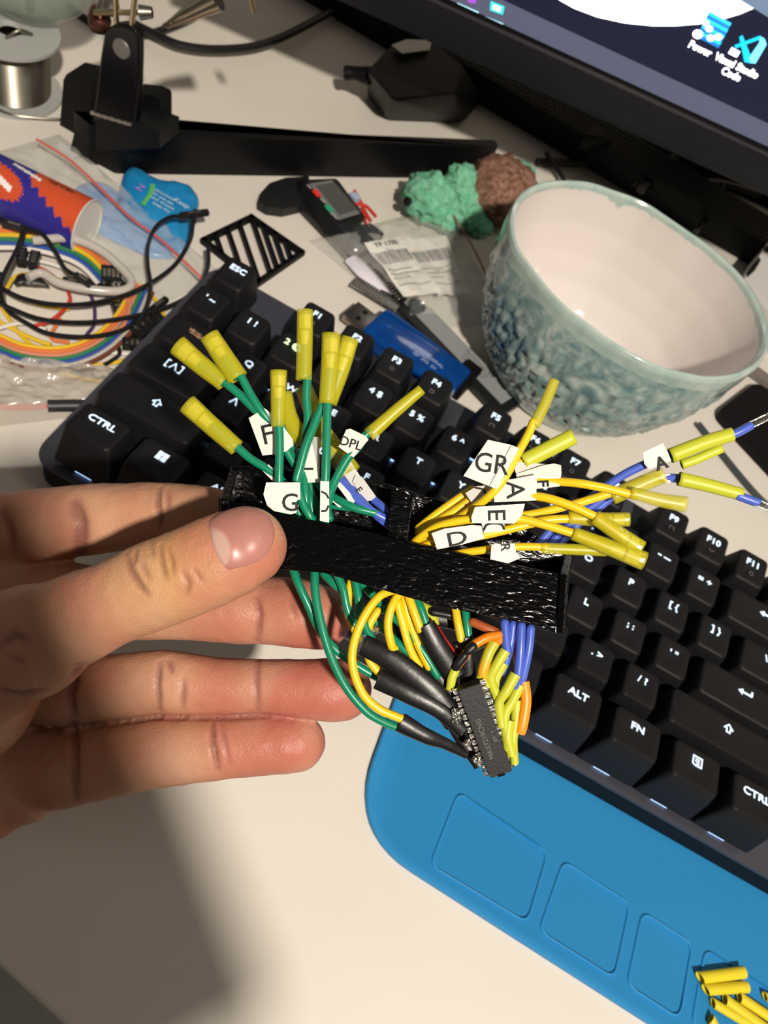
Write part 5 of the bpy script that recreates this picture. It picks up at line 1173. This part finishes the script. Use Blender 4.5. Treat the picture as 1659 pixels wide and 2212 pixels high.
s = shrink(w, [(1602, 1068, 173.8), (1535, 1050, 174), (1466, 1034, 174.2)], 1.35, 1.5, mat=hs2, flat=0.85)
flag(w, [(1430, 1024, 175.4), (1448, 1024, 175.2), (1449, 1043, 175.2), (1428, 1044, 175.4)], name='paper_sleeve'); inkline(w, [(1430, 1040, 174.8), (1434, 1040, 174.8)], 0.3)
w2 = wire('b', [(1595, 1071, 173.6), (1636, 1086, 173.4)], r=0.95); bare(w2, [(1632, 1085, 173.2), (1648, 1092, 173), (1672, 1100, 173)])
wire('b', [(1200, 1185, 182.5), (1240, 1140, 182), (1290, 1100, 181), (1340, 1060, 180), (1390, 1035, 179)])
# ---- lower greens and yellows
wire('g', [(632, 1225, 178), (645, 1262, 177), (665, 1305, 177), (690, 1360, 178), (720, 1398, 179.5), (760, 1430, 180), (800, 1455, 180.5), (830, 1470, 181)])
wire('g', [(680, 1225, 176), (681, 1280, 174.6), (692, 1340, 173.8), (712, 1410, 173.4), (745, 1480, 173), (790, 1535, 173), (830, 1560, 173), (866, 1574, 173)])
wire('y', [(870, 1270, 176), (845, 1276, 174), (815, 1292, 172.6), (782, 1340, 171.6), (762, 1400, 171.4), (764, 1450, 171.4), (785, 1500, 171.6), (820, 1532, 172), (868, 1553, 172.4)])
for l in ([(700, 1240, 182), (722, 1262, 181), (740, 1280, 181), (760, 1330, 181)], [(728, 1240, 179), (742, 1275, 178.5), (752, 1320, 178.5), (775, 1370, 179)], [(768, 1255, 178), (776, 1300, 177.5), (786, 1345, 178), (806, 1385, 179)], [(782, 1262, 181), (805, 1285, 180.5), (835, 1320, 180), (880, 1360, 179), (915, 1410, 178.6), (945, 1460, 179)],
          [(800, 1330, 181), (830, 1360, 180.8), (870, 1400, 180), (905, 1432, 180)], [(893, 1282, 179), (908, 1312, 178), (922, 1352, 177.8)], [(1004, 1308, 181), (1008, 1345, 180), (1013, 1382, 179.8)], [(880, 1400, 182), (910, 1440, 181.6), (935, 1480, 181.5)]):
    wire('g', l)
for l in ([(760, 1250, 180), (752, 1290, 179), (754, 1330, 178.8), (775, 1375, 179), (800, 1405, 179.6)], [(866, 1275, 177), (846, 1310, 175.8), (838, 1350, 175.6), (845, 1392, 176), (852, 1402, 177)], [(872, 1275, 179), (880, 1330, 178.8), (900, 1385, 178.6), (926, 1440, 178.8)], [(880, 1280, 177.6), (892, 1315, 177), (908, 1360, 177)],
          [(982, 1302, 180), (988, 1340, 179), (996, 1380, 178.8)], [(815, 1320, 179), (800, 1345, 178.6), (795, 1365, 178.8)], [(790, 1400, 178), (800, 1430, 177.8), (818, 1452, 178)], [(855, 1290, 178.6), (868, 1340, 178.4), (885, 1400, 178.8), (905, 1440, 179.4)]):
    wire('y', l)
# resistors and bare joints in the tangle
for (a, b) in (((805, 1330, 182), (828, 1310, 182)), ((790, 1372, 181), (826, 1352, 181))):
    G().sweep([P(*a), P(*a).lerp(P(*b), .2), P(*a).lerp(P(*b), .5), P(*a).lerp(P(*b), .8), P(*b)], [0.8, 1.2, 0.95, 1.2, 0.8], n=12).mk('resistor', M('resistor_blue', '26354d', 0.35, var=('8a7a4a', 1.2, 0.08)), hn, smooth=True)
# black heat-shrink sleeves
def bsl(px, r0, r1, flat=0.5): 
    pts = [P(*p) for p in px]; n = len(pts); ra = [r0 + (r1 - r0) * i / (n - 1) for i in range(n)]
    return G().sweep(pts, ra, [a * flat for a in ra], n=16, cap=True, sub=8).mk('black_sleeve', hsb, hn, smooth=True)
bsl([(786, 1394, 177.2), (850, 1428, 176.4), (930, 1492, 176.4), (985, 1560, 177.4)], 2.3, 2.7, 0.42)
bsl([(816, 1466, 176.6), (880, 1498, 175.8), (950, 1535, 176), (1000, 1580, 177)], 2.3, 1.6, 0.45)
bsl([(864, 1560, 172.6), (920, 1590, 173), (965, 1608, 174.2), (1008, 1632, 175.6)], 2.1, 0.8, 0.62)
bsl([(918, 1350, 177), (945, 1400, 177.4), (985, 1460, 178.6)], 2.2, 2.7, 0.5)
bsl([(1004, 1376, 179), (1010, 1430, 179.4), (1012, 1490, 180.5)], 1.7, 2.1, 0.6)
bsl([(930, 1440, 180), (975, 1500, 179.6), (1010, 1570, 179.4), (1040, 1640, 179.6)], 2.5, 2.2, 0.6)
bsl([(905, 1475, 180.5), (960, 1530, 179.8), (1000, 1600, 179), (1035, 1655, 178.8)], 2.2, 1.2, 0.5)
bsl([(850, 1300, 184), (880, 1380, 183.5), (930, 1440, 182.5)], 2.6, 2.2, 0.4)
bsl([(925, 1330, 184), (1000, 1350, 184), (1050, 1380, 184)], 2.0, 1.6, 0.5)
shrink(hn, [(905, 1312, 183), (928, 1325, 182.5), (935, 1352, 182)], 1.5, 1.5, mat=hs2)
G().sweep([P(774, 1394, 178.4), P(793, 1398, 178)], 2.2, 1.4, n=12).mk('clear_sleeve', M('smoke_sleeve', '55565a', 0.2, alpha=0.6), hn, smooth=True)
wire('r', [(840, 1285, 182), (870, 1300, 181.5), (900, 1320, 181), (938, 1352, 179.8), (960, 1385, 179), (990, 1425, 179.6)])
wire('k', [(935, 1322, 181), (975, 1330, 181), (1010, 1342, 181.5)]); wire('k', [(985, 1395, 180), (1000, 1420, 180), (1002, 1460, 180.4)])
# orange, blue and olive wires down to the chip
wire('do', [(1022, 1344, 179.4), (1045, 1354, 178.8), (1075, 1368, 178.6), (1078, 1378, 178.8)], r=1.0)
w = wire('o', [(1078, 1372, 177.8), (1050, 1378, 177), (1022, 1395, 176.6), (1000, 1420, 176.6), (985, 1440, 177)], r=1.05)
wire('k', [(1021, 1397, 176.1), (1012, 1405, 176.1)], r=1.1, name='scorch_mark'); wire('k', [(1003, 1416, 176.2), (990, 1432, 176.4), (984, 1442, 176.8)], r=1.0, name='scorch_mark')
shrink(w, [(984, 1445, 176.8), (976, 1466, 176.8), (972, 1490, 177)], 1.0, 0.95, mat=hs2, closed=True)
w = wire('o', [(1078, 1382, 177.6), (1064, 1396, 177), (1050, 1425, 176.8)], r=1.0)
shrink(w, [(1068, 1388, 177), (1055, 1412, 176.6), (1043, 1450, 176.6), (1045, 1470, 177)], 1.25, 1.15, mat=M('shrink_amber', 'd9a01f', 0.4, var=('b9b433', 0.12, 0.1)), closed=True, flat=0.9)
blues = [[(1090, 1345, 178), (1093, 1385, 177.4), (1096, 1410, 177)], [(1108, 1350, 178.6), (1104, 1385, 178.4), (1095, 1420, 178.4), (1085, 1450, 178.6)], [(1126, 1352, 177.4), (1124, 1400, 176.8), (1120, 1450, 176.8), (1112, 1480, 177)], [(1146, 1358, 178), (1142, 1400, 177.6), (1132, 1450, 177.8), (1122, 1490, 178.2)]]
for l in blues: wire('b', l, r=0.98)
for l, r0, r1 in (([(1092, 1405, 176.6), (1072, 1438, 176.4), (1060, 1465, 176.6), (1072, 1500, 177), (1085, 1540, 177)], 1.15, 0.9), ([(1088, 1432, 178), (1070, 1470, 177.8), (1072, 1510, 178)], 1.1, 0.9), ([(1114, 1456, 176.4), (1094, 1492, 176.2), (1078, 1520, 176.4), (1084, 1570, 176.6)], 1.2, 0.95),
                  ([(1124, 1480, 177.6), (1106, 1515, 177.2), (1090, 1550, 177), (1098, 1620, 177)], 1.15, 1.0), ([(1116, 1512, 178.2), (1114, 1560, 177.8), (1108, 1600, 177.4), (1112, 1650, 177.4)], 1.2, 0.9), ([(1046, 1462, 176.8), (1040, 1466, 176.8), (1052, 1486, 176.8)], 1.4, 1.0), ([(1100, 1555, 177.2), (1096, 1590, 177), (1106, 1632, 177)], 1.3, 1.1), ([(1062, 1380, 180), (1040, 1390, 180.5), (1020, 1400, 181)], 1.1, 1.0)):
    shrink(hn, l, r0, r1, mat=hs2, closed=True, flat=0.85)
w = wire('o', [(1118, 1375, 180), (1116, 1410, 180), (1124, 1450, 179), (1132, 1480, 178.4)], r=0.9)
shrink(w, [(1132, 1472, 178), (1136, 1515, 177.6), (1128, 1565, 177.4), (1122, 1582, 177.6)], 1.15, 1.3, mat=M('shrink_orange', 'f09020', 0.38), closed=True, flat=0.9)
wire('b', [(1120, 1500, 180), (1118, 1530, 180), (1112, 1560, 180)], r=0.8)
# chip
cA, cB, cC, cD_ = P(985, 1494, 173.6), P(1041, 1473, 173.2), P(1107, 1665, 176.6), P(1061, 1686, 177)   # top face: left-top, right-top, right-bottom, left-bottom
cl = ((cC - cB) + (cD_ - cA)) / 2; cw = ((cB - cA) + (cC - cD_)) / 2; ln, wn = cl.length, cw.length; xl = cl.normalized(); xw = (cw - xl * cw.dot(xl)).normalized(); zn = xl.cross(xw)
if zn.dot(CFW) < 0: zn = -zn                                # zn points away from the camera
cc_ = (cA + cB + cC + cD_) / 4
Rk = Matrix((xw, xl, -zn)).transposed()
bm = bmesh.new(); bmesh.ops.create_cube(bm, size=1)
for v in bm.verts:
    k = 1.0 if v.co.z < 0.2 else 0.93
    v.co = V((v.co.x * (wn - 0.2) * k, v.co.y * (ln) * (1.0 if k == 1 else 0.985), v.co.z * 3.2))
bmesh.ops.bevel(bm, geom=bm.edges[:], offset=0.15, segments=2, affect='EDGES')
bm.verts.index_update(); chip_m = M('chip_epoxy', '1f2022', 0.5, bump=(1.5, 0.2))
chip = mk('chip', [Rk @ v.co + cc_ + zn * 1.6 for v in bm.verts], [[v.index for v in f.verts] for f in bm.faces], chip_m, hn, smooth=True); bm.free()
npin = 14
for sgn in (-1, 1):
    for k in range(npin):
        c = cc_ + xl * ln * ((k + 0.5) / npin - 0.5) + xw * sgn * (wn / 2 + 0.35) + zn * 1.7
        g = G().box(c, 1.1, 1.15, 0.35, R=Rk); g.box(c + xw * sgn * 0.4 + zn * 1.6, 0.35, 1.1, 3.0, R=Rk); g.mk('pin', tin, chip)
G().box(cc_ + xl * (ln / 2 - 0.25) + zn * 0.2, 1.6, 0.7, 0.6, R=Rk, bev=0.1).mk('notch', gloss_black, chip)
prn = M('chip_print', '6a6a68', 0.6)
for s, o_, sz in (('MAX7219CNG', 0.7, 1.5), ('JM  +', -1.5, 1.3)):
    gg = G(); text_geo(gg, s, cc_ - zn * 0.06 + xl * 1.5 - xw * o_, -xl, xw if (-xl).cross(xw).dot(-zn) > 0 else -xw, sz, ext=0.03); gg.mk('chip_print', prn, chip)
sj = G()
for (x, y, r) in ((983, 1538, .9), (985, 1553, 1.0), (1010, 1605, 0.7), (1030, 1640, .8)): blob(sj, P(x, y, 175.6), r, r, r, seed=x, amp=0.4, f=1.5)
sj.mk('solder_joint', tin, chip, smooth=True)
# ================================================================= LIGHT
def area(name, loc, tgt, size, power, col, shape='DISK', size_y=None):
    l = bpy.data.lights.new(name, 'AREA'); l.shape = shape; l.size = size * S; l.energy = power; l.color = col
    if size_y: l.size_y = size_y * S
    o = bpy.data.objects.new(name, l); C.objects.link(o); o.location = V(loc) * S
    o.rotation_euler = (V(tgt) - V(loc)).to_track_quat('-Z', 'Y').to_euler(); return o
LAMP = V((480, -680, 1100))
area('ceiling_lamp', LAMP, (140, 40, 0), 60, 22.5, (1.0, 0.90, 0.78))
area('room_lamp', (700, 100, 1300), (100, 60, 0), 400, 1.3, (1.0, 0.88, 0.76))
# the phone the picture was taken with, held up between the lamp and the desk
Q1 = V((154, -122, 0)); da = V((-0.80, 0.60, 0)).normalized(); db = V((-0.55, -0.83, 0)).normalized(); kz = 0.3
c0 = Q1.lerp(LAMP, kz) + da * 73 + db * 36
ph = thing('smartphone', c0, 'black smartphone held above the desk, out of frame', 'phone')
G().box(c0, 147, 72, 8, R=basis(da, db), bev=3).mk('phone_body', matte_black, ph, smooth=True)
G().box(c0 + V((0, 0, 4.1)), 138, 66, 0.3, R=basis(da, db)).mk('phone_screen', gloss_black, ph)
w = bpy.data.worlds.new('w'); scn.world = w; w.use_nodes = True
w.node_tree.nodes['Background'].inputs[0].default_value = (0.80, 0.72, 0.64, 1); w.node_tree.nodes['Background'].inputs[1].default_value = 0.12
# ================================================================= CAMERA
cd_ = bpy.data.cameras.new('camera'); co = bpy.data.objects.new('camera', cd_); C.objects.link(co); scn.camera = co
cd_.sensor_fit = 'HORIZONTAL'; cd_.sensor_width = 36; cd_.lens = FPX / 1659 * 36; cd_.clip_start = 0.01; cd_.clip_end = 20
m = Matrix((CRX, -CDN, -CFW)).transposed().to_4x4(); m.translation = CAM * S; co.matrix_world = m
cd_.dof.use_dof = True; cd_.dof.focus_distance = 0.176; cd_.dof.aperture_fstop = 42
vs_ = scn.view_settings; vs_.view_transform = 'Standard'; vs_.look = 'None'; vs_.exposure = 0.0; vs_.gamma = 1; vs_.use_curve_mapping = False
scn.cycles.use_denoising = True
scn.cycles.max_bounces = 8; scn.cycles.transparent_max_bounces = 16
